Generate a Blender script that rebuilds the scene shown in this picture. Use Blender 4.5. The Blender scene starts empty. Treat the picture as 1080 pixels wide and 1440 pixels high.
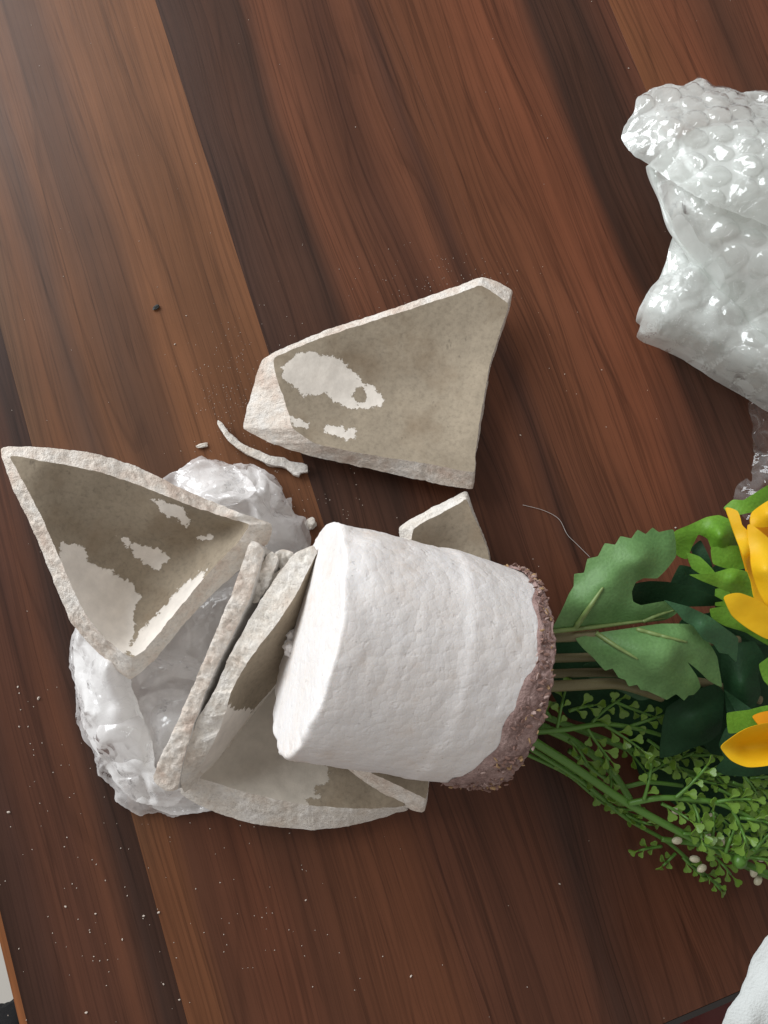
import bpy, bmesh, math, random
import numpy as np
from mathutils import Vector, Matrix, noise
from mathutils.geometry import delaunay_2d_cdt
random.seed(7); RNG = np.random.default_rng(7)
S = bpy.context.scene
COL = S.collection

# ------------------------------------------------------------ camera
F = 1081.0; H = 0.35                      # focal length in photo pixels, lens height above the table
def nrm(v): v = np.array(v, float); return v/np.linalg.norm(v)
d1 = nrm((-2415, 7220, -1081)); d2 = nrm((7602, 2380, -1081))
WZ = nrm(np.cross(d2, d1)); WX = nrm(np.array((1, 0, 0))-WZ*WZ[0]); WY = np.cross(WZ, WX)
M = np.array([WX, WY, WZ])
cam = bpy.data.objects.new('camera', bpy.data.cameras.new('camera')); COL.objects.link(cam)
mw = Matrix([list(M[i])+[0] for i in range(3)]+[[0, 0, 0, 1]]); mw[2][3] = H
cam.matrix_world = mw
cam.data.sensor_fit = 'VERTICAL'; cam.data.sensor_height = 36; cam.data.lens = 36*F/1440
cam.data.clip_start = 0.01; cam.data.clip_end = 20
S.camera = cam
S.render.resolution_x = 768; S.render.resolution_y = 1024
def P(x, y, z):
    x = np.asarray(x, float); y = np.asarray(y, float); z = np.asarray(z, float)
    v = np.stack([(x-540)/F, -(y-720)/F, -np.ones_like(x)], -1)
    d = v @ M.T
    t = (z-H)/d[..., 2]
    p = d*t[..., None]; p[..., 2] = z
    return p

# ------------------------------------------------------------ light
W = bpy.data.worlds.new('World'); S.world = W; W.use_nodes = True
W.node_tree.nodes['Background'].inputs[0].default_value = (0.97, 0.92, 0.88, 1)
W.node_tree.nodes['Background'].inputs[1].default_value = 0.39
def area(name, loc, target, sx, sy, power, col):
    l = bpy.data.lights.new(name, 'AREA'); l.shape = 'RECTANGLE'; l.size = sx; l.size_y = sy
    l.energy = power; l.color = col
    o = bpy.data.objects.new(name, l); COL.objects.link(o); o.location = loc
    o.rotation_euler = (Vector(target)-Vector(loc)).to_track_quat('-Z', 'Y').to_euler()
    return o
area('window_light', (-1.25, 1.00, 0.85), (0, 0, 0), 1.6, 1.3, 43, (0.93, 0.97, 1.0))
S.view_settings.view_transform = 'Standard'; S.view_settings.look = 'None'
S.view_settings.exposure = 0.12; S.view_settings.gamma = 1
S.cycles.max_bounces = 12; S.cycles.transparent_max_bounces = 24

# ------------------------------------------------------------ material helpers
class NT:
    def __init__(s, name):
        s.m = bpy.data.materials.new(name); s.m.use_nodes = True; s.t = s.m.node_tree
        s.b = s.t.nodes['Principled BSDF']; s.out = s.t.nodes['Material Output']
    def n(s, typ, inp=None, **kw):
        nd = s.t.nodes.new(typ)
        for k, v in kw.items(): setattr(nd, k, v)
        for k, v in (inp or {}).items(): s.set(nd.inputs[k], v)
        return nd
    def set(s, sock, v):
        if isinstance(v, bpy.types.NodeSocket): s.t.links.new(v, sock)
        elif isinstance(v, bpy.types.Node): s.t.links.new(v.outputs[0], sock)
        else:
            if isinstance(v, tuple) and len(v) == 3 and sock.type == 'RGBA': v = v+(1,)
            sock.default_value = v
    def math(s, op, a, b=0.0, c=None):
        nd = s.n('ShaderNodeMath', {0: a, 1: b}, operation=op)
        if c is not None: s.set(nd.inputs[2], c)
        return nd.outputs[0]
    def noise(s, scale, detail=4, rough=0.55, vec=None, dist=0.0):
        nd = s.n('ShaderNodeTexNoise', {'Scale': scale, 'Detail': detail, 'Roughness': rough, 'Distortion': dist})
        if vec is not None: s.set(nd.inputs['Vector'], vec)
        return nd.outputs['Fac']
    def ramp(s, fac, stops, interp='LINEAR'):
        nd = s.n('ShaderNodeValToRGB', {0: fac}); e = nd.color_ramp.elements
        nd.color_ramp.interpolation = interp
        while len(e) < len(stops): e.new(0.5)
        for k, (p, c) in zip(e, stops):
            k.position = p; k.color = (c if isinstance(c, tuple) else (c, c, c))+(1,)
        return nd.outputs[0]
    def mix(s, fac, a, b, mode='MIX'):
        nd = s.n('ShaderNodeMix', data_type='RGBA', blend_type=mode)
        s.set(nd.inputs[0], fac); s.set(nd.inputs[6], a); s.set(nd.inputs[7], b)
        return nd.outputs[2]
    def vec(s, which='Object', scale=None):
        o = s.n('ShaderNodeTexCoord').outputs[which]
        if scale: o = s.n('ShaderNodeMapping', {'Vector': o, 'Scale': scale}).outputs[0]
        return o
    def bump(s, h, strength=0.5, dist=0.001, normal=None):
        nd = s.n('ShaderNodeBump', {'Height': h, 'Strength': strength, 'Distance': dist})
        if normal is not None: s.set(nd.inputs['Normal'], normal)
        return nd.outputs[0]
    def attr(s, name): return s.n('ShaderNodeAttribute', attribute_name=name).outputs['Fac']
    def p(s, **kw):
        for k, v in kw.items(): s.set(s.b.inputs[k.replace('_', ' ')], v)

# ------------------------------------------------------------ object helpers
def link(name, me, parent=None):
    o = bpy.data.objects.new(name, me); COL.objects.link(o)
    if parent is not None: o.parent = parent
    return o
def tag(o, label, cat, group=None, kind=None):
    o['label'] = label; o['category'] = cat
    if group: o['group'] = group
    if kind: o['kind'] = kind
    return o
def thing(name, label, cat, loc=(0, 0, 0), group=None):
    o = bpy.data.objects.new(name, None); COL.objects.link(o); o.location = loc
    o.empty_display_size = 0.01
    return tag(o, label, cat, group)
class MB:
    """collects numpy pieces into one mesh"""
    def __init__(s): s.v = []; s.f = []; s.mi = []; s.n = 0; s.at = []; s.sm = []
    def add(s, v, f, mi=0, at=None, smooth=True):
        v = np.asarray(v, float)
        s.v.append(v); s.f += [tuple(int(i)+s.n for i in q) for q in f]
        s.mi += [mi]*len(f); s.sm += [smooth]*len(f)
        s.at.append(np.full(len(v), -99.0) if at is None else np.asarray(at, float)); s.n += len(v)
    def build(s, name, mats, parent=None, attr=None, origin=None):
        me = bpy.data.meshes.new(name)
        v = np.concatenate(s.v)
        if origin is None and parent is not None: origin = parent.location
        if origin is not None: v = v-np.array(origin)
        me.from_pydata(v.tolist(), [], s.f)
        for m in (mats if isinstance(mats, (list, tuple)) else [mats]): me.materials.append(m)
        me.polygons.foreach_set('material_index', s.mi); me.polygons.foreach_set('use_smooth', s.sm)
        if attr:
            a = me.attributes.new(attr, 'FLOAT', 'POINT'); a.data.foreach_set('value', np.concatenate(s.at).astype(np.float32))
        me.update()
        o = link(name, me, parent)
        if parent is None and origin is not None: o.location = origin
        return o
def fbm(p, sc, oc=3, seed=0.0):
    out = np.empty(len(p))
    for i, q in enumerate(p):
        v = Vector(q)*sc+Vector((seed, seed*1.7, -seed)); a = 1.0; t = 0.0
        for _ in range(oc): t += a*noise.noise(v); v = v*2.03; a *= 0.5
        out[i] = t
    return out
def rbf(pts):
    pts = np.asarray(pts, float); X = pts[:, :2]/100; z = pts[:, 2]; n = len(X)
    def K(a, b):
        r2 = ((a[:, None]-b[None])**2).sum(-1)
        return 0.5*r2*np.log(r2+1e-12)
    A = np.zeros((n+3, n+3)); A[:n, :n] = K(X, X)+np.eye(n)*1e-3
    A[:n, n] = 1; A[:n, n+1:] = X; A[n:, :n] = A[:n, n:].T
    w = np.linalg.lstsq(A, np.concatenate([z, np.zeros(3)]), rcond=None)[0]
    def f(q):
        q = np.asarray(q, float)[:, :2]/100
        return K(q, X)@w[:n]+w[n]+q@w[n+1:]
    return f
def catmull(c, step, closed=True, sharp=0.55):
    """resample control rows (first two columns are pixels) along a softened curve"""
    c = np.asarray(c, float); n = len(c); out = []
    rng = range(n if closed else n-1)
    for i in rng:
        p0, p1, p2, p3 = (c[(i-1) % n] if closed or i > 0 else c[0]), c[i], c[(i+1) % n], (c[(i+2) % n] if closed or i+2 < n else c[-1])
        k = max(1, int(math.ceil(np.linalg.norm((p2-p1)[:2])/step)))
        for j in range(k):
            t = j/k
            m1 = (p2-p0)*0.5*sharp; m2 = (p3-p1)*0.5*sharp
            L1 = np.linalg.norm((p2-p1)[:2])
            for m in (m1, m2):
                l = np.linalg.norm(m[:2])
                if l > L1*0.9: m *= L1*0.9/l
            h = p1*(2*t**3-3*t*t+1)+m1*(t**3-2*t*t+t)+p2*(-2*t**3+3*t*t)+m2*(t**3-t*t)
            out.append(h)
    if not closed: out.append(c[-1])
    return np.array(out)
def inside(q, L):
    x, y = q[:, 0][:, None], q[:, 1][:, None]
    a = L; b = np.roll(L, -1, 0)
    c = ((a[:, 1] > y) != (b[:, 1] > y)) & (x < (b[:, 0]-a[:, 0])*(y-a[:, 1])/(b[:, 1]-a[:, 1]+1e-12)+a[:, 0])
    return c.sum(1) % 2 == 1
def segdist(q, L, closed=True):
    a = L if closed else L[:-1]; b = np.roll(L, -1, 0) if closed else L[1:]
    ab = b-a; out = np.full(len(q), 1e9)
    for A, AB in zip(a, ab):
        t = np.clip(((q-A)@AB)/(AB@AB+1e-12), 0, 1)
        out = np.minimum(out, np.hypot(*(q-A-t[:, None]*AB).T))
    return out
def sdist(q, L):
    L = np.asarray(L, float); d = segdist(q, L)
    return np.where(inside(q, L), d, -d)
def fill(L, sp):
    """triangulate the inside of loop L (pixels) with a jittered interior grid"""
    x0, y0 = L.min(0); x1, y1 = L.max(0)
    gx, gy = np.meshgrid(np.arange(x0, x1+sp, sp), np.arange(y0, y1+sp, sp*0.87))
    gx = gx+(np.arange(gx.shape[0]) % 2)[:, None]*sp*0.5
    g = np.stack([gx.ravel(), gy.ravel()], 1); g += RNG.uniform(-.12, .12, g.shape)*sp
    g = g[inside(g, L)]
    if len(g): g = g[segdist(g, L) > sp*0.55]
    V = [Vector(p) for p in np.concatenate([L, g])]
    n = len(L)
    v, e, f, *_ = delaunay_2d_cdt(V, [(i, (i+1) % n) for i in range(n)], [], 1, 1e-5)
    v = np.array([tuple(q) for q in v])
    f = [t if ((v[t[1]]-v[t[0]])[0]*(v[t[2]]-v[t[0]])[1]-(v[t[1]]-v[t[0]])[1]*(v[t[2]]-v[t[0]])[0]) < 0 else t[::-1] for t in f]
    return v, f
def tri_wave(x): return np.abs(((x/np.pi) % 2)-1)*2-1
def crumple(p, seed, wl=(0.03, 0.018, 0.011, 0.007), amp=0.12, warp=0.004, n=3):
    r = np.random.default_rng(seed); h = np.zeros(len(p)); x = p[:, :2].copy()
    x = x+warp*np.stack([np.sin(x[:, 1]*170+seed)+.6*np.sin(x[:, 0]*310+2), np.sin(x[:, 0]*150+seed*2)+.6*np.sin(x[:, 1]*280+1)], 1)
    for w in wl:
        for _ in range(n):
            a = r.uniform(0, np.pi); k = np.array([np.cos(a), np.sin(a)])*2*np.pi/(w*r.uniform(.75, 1.3))
            g = np.clip(.5+.9*np.sin(x@(k[::-1]*.23)+r.uniform(0, 6)), 0, 1.2)
            h += amp*w*g*tri_wave(x@k+r.uniform(0, 6))/n
    return h
def sheet(mb, ctrl, zpts, sp=4, thick=0.0, disp=None, jit=0.0, step=None, mi=0, soft=0.6, seed=1, at=None):
    """a surface over a pixel outline: ctrl rows (x, y, z); extra height points; optional thickness and displacement"""
    L = catmull(ctrl, step or sp, True, soft)[:, :2]
    if jit: L = jitter(L, jit, seed*7.3)
    f = rbf([c for c in ctrl]+list(zpts))
    v, t = fill(L, sp); p = P(v[:, 0], v[:, 1], f(v))
    if disp is not None: p = disp(p, v, segdist(v, L))
    mb.add(p, t, mi, None if at is None else at(v))
    if thick:
        n0 = len(p); q = p.copy(); q[:, 2] -= thick
        mb.add(q, [a[::-1] for a in t], mi, None if at is None else at(v))
        ed = {}
        for a in t:
            for i in range(3): ed[(a[i], a[(i+1) % 3])] = 1
        rim = [(a, b) for a, b in ed if (b, a) not in ed]
        mb.add(np.concatenate([p, q]), [(b, a, a+n0, b+n0) for a, b in rim], mi, None if at is None else np.tile(at(v), 2))
    return p
def tube(mb, pts, rad, n=8, mi=0, closed_ends=True):
    pts = np.asarray(pts, float); m = len(pts); rad = np.broadcast_to(rad, (m,))
    T = np.gradient(pts, axis=0); T /= np.linalg.norm(T, axis=1)[:, None]+1e-12
    u = np.cross(T[0], (0.31, 0.2, 0.93)); u /= np.linalg.norm(u); V = []
    for i in range(m):
        u = u-T[i]*(u@T[i]); u /= np.linalg.norm(u); w = np.cross(T[i], u)
        a = np.arange(n)*2*np.pi/n
        V.append(pts[i]+rad[i]*(np.cos(a)[:, None]*u+np.sin(a)[:, None]*w))
    V = np.concatenate(V)
    f = [(i*n+j, i*n+(j+1) % n, (i+1)*n+(j+1) % n, (i+1)*n+j) for i in range(m-1) for j in range(n)]
    if closed_ends: f += [tuple(range(n))[::-1], tuple((m-1)*n+j for j in range(n))]
    mb.add(V, f, mi)
def path(c, step=6):
    r = catmull(c, step, False, 1.0); return P(r[:, 0], r[:, 1], r[:, 2])
def blob(mb, c, r, rough=0.35, seed=0, sub=2, mi=0, stretch=(1, 1, 1), rot=None, smooth=False):
    bm = bmesh.new(); bmesh.ops.create_icosphere(bm, subdivisions=sub, radius=1.0)
    v = np.array([tuple(q.co) for q in bm.verts]); f = [tuple(q.index for q in k.verts) for k in bm.faces]; bm.free()
    v = v*(1+rough*fbm(v, 1.3, 3, seed)[:, None])*np.array(stretch)
    if rot is not None: v = v@np.array(rot.to_3x3()).T
    mb.add(v*r+np.array(c), f, mi, None, smooth)

# ------------------------------------------------------------ table
plank_dir = M@d1; plank_dir[2] = 0; plank_dir = nrm(plank_dir)
across = np.array([plank_dir[1], -plank_dir[0], 0.0])
ang = math.atan2(-plank_dir[0], plank_dir[1])
def s_of(x, y): return float(P(x, y, 0)@across)
def l_of(x, y): return float(P(x, y, 0)@plank_dir)
def wood(name, stops, seed, streak=0.5, warp=0.008, lines=0.5, near=None):
    t = NT(name)
    oc = t.vec('Object')
    off = t.n('ShaderNodeVectorMath', {0: oc, 1: (seed*0.37, seed*1.9, 0)}, operation='ADD').outputs[0]
    sc = lambda x, y: t.n('ShaderNodeMapping', {'Vector': off, 'Scale': (x, y, 1)}).outputs[0]
    w1 = t.noise(1.0, 2, .45, sc(11, 3.4)); w2 = t.noise(1.0, 2, .5, sc(40, 6))
    x = t.n('ShaderNodeSeparateXYZ', {0: oc}).outputs[0]
    wx = t.math('ADD', t.math('MULTIPLY_ADD', w1, warp*5, -warp*2.5), t.math('MULTIPLY_ADD', w2, warp*1.2, -warp*.6))
    xx = t.math('ADD', x, wx)
    wid = t.n('ShaderNodeAttribute', attribute_type='OBJECT', attribute_name='plank_width').outputs['Fac']
    v = t.math('DIVIDE', xx, wid)
    col = t.ramp(v, stops)
    if near:      # the same strip further down its length, where a second set of colours takes over
        yl = t.n('ShaderNodeSeparateXYZ', {0: oc}).outputs[1]
        k = t.math('MULTIPLY_ADD', t.noise(1.0, 3, .5, sc(30, 3)), .24, t.math('ADD', yl, -.12))
        col = t.mix(t.ramp(k, [(near[0], 1.0), (near[1], 0.0)]), col, t.ramp(v, near[2]))
    cx = t.n('ShaderNodeCombineXYZ', {0: t.math('MULTIPLY', xx, 1.0), 1: t.n('ShaderNodeSeparateXYZ', {0: off}).outputs[1], 2: seed*0.1}).outputs[0]
    m2 = lambda a, b: t.n('ShaderNodeMapping', {'Vector': cx, 'Scale': (a, b, 1)}).outputs[0]
    fine = t.noise(1.0, 5, .62, m2(420, 4.5))
    col = t.mix(1.0, col, t.ramp(fine, [(.28, 1-.42*streak), (.5, 1.0), (.72, 1+.2*streak)]), 'MULTIPLY')
    band = t.noise(1.0, 2, .5, m2(170, 2.0))
    ln = t.ramp(band, [(.465, 1.0), (.5, 1-.62*lines), (.515, 1.0)])
    col = t.mix(1.0, col, ln, 'MULTIPLY')
    b2 = t.noise(1.0, 2, .5, t.n('ShaderNodeVectorMath', {0: m2(210, 1.6), 1: (5, 3, 1)}, operation='ADD').outputs[0])
    col = t.mix(1.0, col, t.ramp(b2, [(.38, 1.0), (.40, 1-.4*lines), (.43, 1.0), (.56, 1.0), (.58, 1-.45*lines), (.60, 1.0)]), 'MULTIPLY')
    gw = t.math('ADD', t.math('MULTIPLY', t.noise(1.0, 2, .45, sc(17, 2.6)), 5.0), t.math('MULTIPLY', t.noise(1.0, 2, .5, sc(60, 7)), .55))
    ring = t.math('FRACT', t.math('ADD', t.math('MULTIPLY', x, 62.0), gw))
    rk = t.ramp(t.noise(1.0, 2, .5, sc(30, 5)), [(.3, .25), (.7, 1.0)])
    rg_ = t.ramp(ring, [(0, 1-.50*lines), (.05, 1-.62*lines), (.12, .97), (.55, 1.04), (.93, 1.0), (1, 1-.2*lines)])
    col = t.mix(rk, col, t.mix(1.0, col, rg_, 'MULTIPLY'))
    lum = t.noise(1.0, 4, .6, sc(22, 14)); col = t.mix(1.0, col, t.ramp(lum, [(.3, .90), (.7, 1.09)]), 'MULTIPLY')
    flame = t.noise(1.0, 3, .55, m2(60, 5)); col = t.mix(1.0, col, t.ramp(flame, [(.3, .88), (.7, 1.10)]), 'MULTIPLY')
    pores = t.noise(1.0, 2, .6, sc(1150, 28)); col = t.mix(1.0, col, t.ramp(pores, [(.28, .74), (.42, 1.0)]), 'MULTIPLY')
    sm = t.noise(9.0, 4, .6, oc); dust = t.noise(75, 3, .6, oc)
    rg = t.math('ADD', t.math('MULTIPLY_ADD', sm, .20, .26), t.math('MULTIPLY', dust, .08))
    col = t.n('ShaderNodeHueSaturation', {'Saturation': .97, 'Value': .97, 'Color': col}).outputs[0]
    t.p(Base_Color=col, Roughness=rg, Specular_IOR_Level=0.19,
        Normal=t.bump(t.math('ADD', t.math('MULTIPLY', fine, .5), t.math('MULTIPLY', pores, .5)), .12, .0004))
    return t.m
K = lambda *c: tuple(c)
dk = K(.050, .022, .014); dk2 = K(.095, .035, .019)
rd = K(.185, .058, .025); rd2 = K(.145, .047, .022)
og = K(.19, .076, .031); og2 = K(.155, .063, .027); bn = K(.115, .050, .025); m1 = K(.115, .040, .020); m2_ = K(.088, .032, .018)
lowd = [(0, K(.15, .055, .022)), (.10, K(.15, .055, .022)), (.16, K(.10, .037, .019)), (.34, K(.12, .040, .019)), (.5, K(.10, .036, .018)), (.7, K(.12, .042, .019)), (.9, K(.14, .048, .021)), (1, K(.12, .042, .020))]
lowr = [(0, m1), (.2, K(.10, .036, .019)), (.38, K(.11, .038, .019)), (.5, K(.058, .025, .016)), (.62, K(.10, .036, .019)), (.85, m1), (1, m1)]
planks = [  # left boundary pixel, colour stops across, seed, grain settings
    ((0, 1326), [(0, K(.26, .090, .028)), (1, K(.22, .078, .026))], 1, .4, .001, .2),
    ((0, 1281), [(0, dk), (.18, K(.062, .026, .017)), (.35, dk2), (.55, K(.085, .032, .018)), (.7, K(.11, .040, .020)), (.88, K(.048, .023, .016)), (1, dk)], 2, .5, .003, .4),
    ((186, 1150), [(0, K(.13, .062, .030)), (.12, og2), (.22, K(.11, .053, .031)), (.30, og2), (.40, K(.105, .048, .026)), (.50, bn), (.60, og), (.8, K(.165, .067, .028)), (1, og)], 3, .35, .004, .4, (.14, .24, lowd)),
    ((218, 0), [(0, K(.062, .029, .019)), (.15, K(.080, .034, .020)), (.30, K(.060, .028, .018)), (.42, K(.150, .053, .025)), (.55, K(.125, .046, .023)), (.68, K(.095, .036, .020)), (.82, K(.14, .050, .024)), (.92, K(.08, .032, .019)), (1, K(.14, .050, .023))], 4, .55, .007, .5, (.15, .25, lowr)),
    ((545, 0), [(0, K(.135, .048, .022)), (.15, K(.155, .053, .023)), (.4, rd), (.55, K(.155, .050, .023)), (.63, dk), (.75, K(.070, .029, .017)), (.85, dk), (1, K(.11, .038, .020))], 5, .45, .007, .5, (.13, .26, lowr)),
    ((855, 0), [(0, K(.19, .070, .027)), (.3, rd), (.5, K(.085, .033, .018)), (.7, rd2), (1, rd2)], 6, .45, .004, .5)]
l0 = l_of(985, 1417)                       # the near end of the table
edges_s = [s_of(*p[0]) for p in planks]+[s_of(855, 0)+0.115, s_of(855, 0)+0.30]
planks.append((None, [(0, K(.05, .022, .015)), (.5, rd2), (1, dk2)], 7, .5, .006, .5))
table = thing('table', 'dark brown wooden table of wide red and orange brown strips under everything', 'table', (0, 0, -0.028))
LEN = 0.95
for i, pl in enumerate(planks):
    a, b = edges_s[i]+.000005, edges_s[i+1]-.000005; w = b-a; c = .00003; d = .026
    mb = MB()
    xs = [(0, -d), (0, -c), (c, 0), (w-c, 0), (w, -c), (w, -d)]
    v = [(x, y, z) for y in (0, LEN) for x, z in xs]; n = len(xs)
    f = [(j, j+1, n+j+1, n+j) for j in range(n-1)]+[(n-1, 0, n, 2*n-1), tuple(range(n))[::-1], tuple(range(n, 2*n))]
    f = [q[::-1] for q in f]
    mb.add(v, f, 0, None, False)
    o = mb.build('plank', wood('wood', pl[1], pl[2], *pl[3:]), None)
    o.parent = table; o['plank_width'] = w
    q = across*a+plank_dir*l0
    o.location = (q[0], q[1], .028); o.rotation_euler = (0, 0, ang)
t = NT('dark_edge_trim'); t.p(Base_Color=(.018, .013, .011), Roughness=.3); trim = t.m
mb = MB()
prof = [(-.0002, 0.0), (-.003, -.0008), (-.0045, -.004), (-.0045, -.026), (-.0002, -.026)]
A = across*edges_s[0]; B_ = across*edges_s[-1]
v = [tuple(E+plank_dir*(l0+y)+np.array((0, 0, z))) for E in (A, B_) for y, z in prof]; n = len(prof)
mb.add(v, [(j, j+1, n+j+1, n+j) for j in range(n-1)]+[tuple(range(n)), tuple(range(n, 2*n))[::-1]], 0, None, False)
mb.build('edge_trim', trim, table)
mb = MB()
for a_, b_ in ((.02, .08), (.5, .56)):
    for e_, g_ in ((.02, .08), (LEN-.08, LEN-.02)):
        v = [across*(edges_s[0]+x)+plank_dir*(l0+y)+np.array((0, 0, z)) for z in (-.0265, -.72) for x, y in ((a_, e_), (b_, e_), (b_, g_), (a_, g_))]
        mb = MB(); mb.add(v, [(0, 1, 2, 3), (7, 6, 5, 4)]+[(j, j+4, (j+1) % 4+4, (j+1) % 4) for j in range(4)], 0, None, False)
        mb.build('leg', trim, table)

# floor far below, seen past the two table edges
t = NT('floor_tile'); t.p(Base_Color=t.ramp(t.noise(8, 5), [(.3, (.46, .43, .39)), (.7, (.58, .55, .50))]), Roughness=.4)
mb = MB(); mb.add([(-3, -3, -.72), (3, -3, -.72), (3, 3, -.72), (-3, 3, -.72)], [(0, 1, 2, 3)], 0, None, False)
o = mb.build('floor', t.m); o['kind'] = 'structure'

# ------------------------------------------------------------ plaster shards
def fracture(name, c1=(.82, .765, .69), c2=(.74, .65, .56), c3=(.86, .82, .77)):
    t = NT(name); v = t.vec('Object')
    n1 = t.noise(75, 6, .68, v); n2 = t.noise(650, 4, .68, v); n3 = t.noise(2200, 3, .6, v)
    col = t.ramp(n1, [(.36, c2), (.5, c1), (.64, c3)])
    col = t.mix(1.0, col, t.ramp(n2, [(.32, .84), (.5, 1.0), (.7, 1.04)]), 'MULTIPLY')
    pit = t.ramp(t.noise(520, 2, .5, v), [(.30, 0.35), (.38, 1.0)])
    col = t.mix(.2, col, pit, 'MULTIPLY')
    h = t.math('ADD', t.math('ADD', t.math('MULTIPLY', n2, 1.0), t.math('MULTIPLY', n3, .6)), t.math('MULTIPLY', t.noise(230, 5, .7, v), .9))
    t.p(Base_Color=col, Roughness=.95, Specular_IOR_Level=.2, Normal=t.bump(h, .9, .0009))
    return t.m
def slip(name, base=(.305, .252, .186), patch=(.76, .70, .63), dirt=(.20, .14, .085)):
    """thin grey-brown coat on the inside of the pot with flaked-off pale patches"""
    t = NT(name); v = t.vec('Object')
    n1 = t.noise(45, 5, .6, v); n2 = t.noise(500, 4, .7, v)
    col = t.ramp(n1, [(.3, tuple(.86*c for c in base)), (.55, base), (.75, tuple(1.16*c for c in base))])
    col = t.mix(1.0, col, t.ramp(n2, [(.3, .80), (.5, 1.0), (.72, 1.10)]), 'MULTIPLY')
    vs = t.n('ShaderNodeMapping', {'Vector': v, 'Scale': (190, 90, 190), 'Rotation': (0, 0, .5)}).outputs[0]
    spk = t.ramp(t.noise(1.0, 3, .7, vs), [(.66, 1.0), (.72, .62)])
    col = t.mix(.8, col, spk, 'MULTIPLY')
    st = t.ramp(t.noise(28, 4, .6, t.n('ShaderNodeVectorMath', {0: v, 1: (3, 1, 2)}, operation='ADD').outputs[0]), [(.52, 0.0), (.70, .55)])
    col = t.mix(st, col, dirt)
    a = t.attr('patch')
    wob = t.math('ADD', t.math('MULTIPLY_ADD', t.noise(330, 5, .7, v), 26.0, -13.0), t.math('MULTIPLY_ADD', t.noise(60, 2, .5, v), 10.0, -5.0))
    k = t.ramp(t.math('MULTIPLY_ADD', t.math('ADD', a, wob), .25, .5), [(.45, 0.0), (.6, 1.0)])
    pc = t.mix(1.0, patch, t.ramp(t.noise(160, 4, .6, v), [(.3, .88), (.7, 1.06)]), 'MULTIPLY')
    col = t.mix(k, col, pc)
    h = t.math('ADD', t.math('MULTIPLY', n2, .35), t.math('MULTIPLY', k, -.8))
    t.p(Base_Color=col, Roughness=.85, Specular_IOR_Level=.25, Normal=t.bump(h, .5, .0009))
    return t.m
frac = fracture('plaster_fracture'); frac_pink = fracture('plaster_fracture_pinkish', (.80, .715, .63), (.70, .57, .48), (.85, .80, .74))
coat = slip('grey_coat'); coat_pale = slip('grey_coat_pale', (.345, .288, .215), (.78, .72, .645))
t = NT('pot_outside'); t.p(Base_Color=t.ramp(t.noise(120, 4), [(.3, (.58, .55, .51)), (.7, (.70, .67, .63))]), Roughness=.8,
    Normal=t.bump(t.noise(300, 4), .3, .0005)); outer = t.m
def jitter(L, amp, seed):
    d = np.array([[noise.noise(Vector((p[0]*.06, p[1]*.06, seed)))+.6*noise.noise(Vector((p[0]*.17, p[1]*.17, seed+9)))+.4*noise.noise(Vector((p[0]*.5, p[1]*.5, seed+2))),
                   noise.noise(Vector((p[0]*.06, p[1]*.06, seed+4)))+.6*noise.noise(Vector((p[0]*.17, p[1]*.17, seed+13)))+.4*noise.noise(Vector((p[0]*.5, p[1]*.5, seed+7)))] for p in L])
    return L+amp*d
def shard(ctrl, zin, patches=(), thick=.008, seed=1, name='pot_shard', label='', mats=None, rough=.00045, ji=1.1, jo=1.2,
          holes=(), soft=.5, group='broken pieces of the plaster pot', loc=None):
    """ctrl rows: inner x, y, outer x, y, inner z, outer z (pixels, metres)"""
    c = np.asarray(ctrl, float)
    R = catmull(c, 2.6, True, soft)
    LI = jitter(R[:, :2], ji, seed); LO = jitter(R[:, 2:4], jo, seed+50)
    fi = rbf(np.concatenate([c[:, [0, 1, 4]], np.array(zin).reshape(-1, 3)]))
    zb = np.array(zin, float).reshape(-1, 3).copy(); zb[:, 2] -= thick
    fo = rbf(np.concatenate([c[:, [2, 3, 5]], zb]))
    mb = MB()
    def att(v):
        a = np.full(len(v), -99.0)
        for p in patches: a = np.maximum(a, sdist(v, p))
        for hx, hy, hr in holes: a = np.minimum(a, np.hypot(v[:, 0]-hx, v[:, 1]-hy)-hr)
        return a
    v, f = fill(LI, 5.0); p = P(v[:, 0], v[:, 1], fi(v))
    ed = segdist(v, LI); p[:, 2] += np.where(ed > 1, .00022*fbm(p, 160, 3, seed), 0)
    mb.add(p, f, 0, att(v))
    v, f = fill(LO, 8.0); zo = fo(v); mb.add(P(v[:, 0], v[:, 1], zo), [q[::-1] for q in f], 2)
    A = P(LI[:, 0], LI[:, 1], fi(LI)); B = P(LO[:, 0], LO[:, 1], fo(LO)); n = len(A); nr = 12
    rows = []
    out = B-A; out[:, 2] = 0; out = out/(np.linalg.norm(out, axis=1)[:, None]+1e-6)
    wd = np.linalg.norm(B-A, axis=1)
    for r in range(nr+1):
        u = r/nr; q = A*(1-u)+B*u
        k = math.sin(math.pi*u)**.6
        d = .65*fbm(q, 260, 4, seed)+.75*fbm(q, 900, 3, seed+3)
        q = q+(out*.5+np.array((0, 0, 1.0)))*(rough*k*d*np.clip(wd/.005, .25, 1.3))[:, None]
        rows.append(q)
    mb.add(np.concatenate(rows), [(r*n+j, r*n+(j+1) % n, (r+1)*n+(j+1) % n, (r+1)*n+j)[::-1] for r in range(nr) for j in range(n)], 1)
    o = mb.build(name, mats or [coat, frac, outer], None, 'patch', origin=tuple(B.mean(0)*(1, 1, 0)+np.array((0, 0, B[:, 2].min()))))
    return tag(o, label, 'pottery shard', group)
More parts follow.
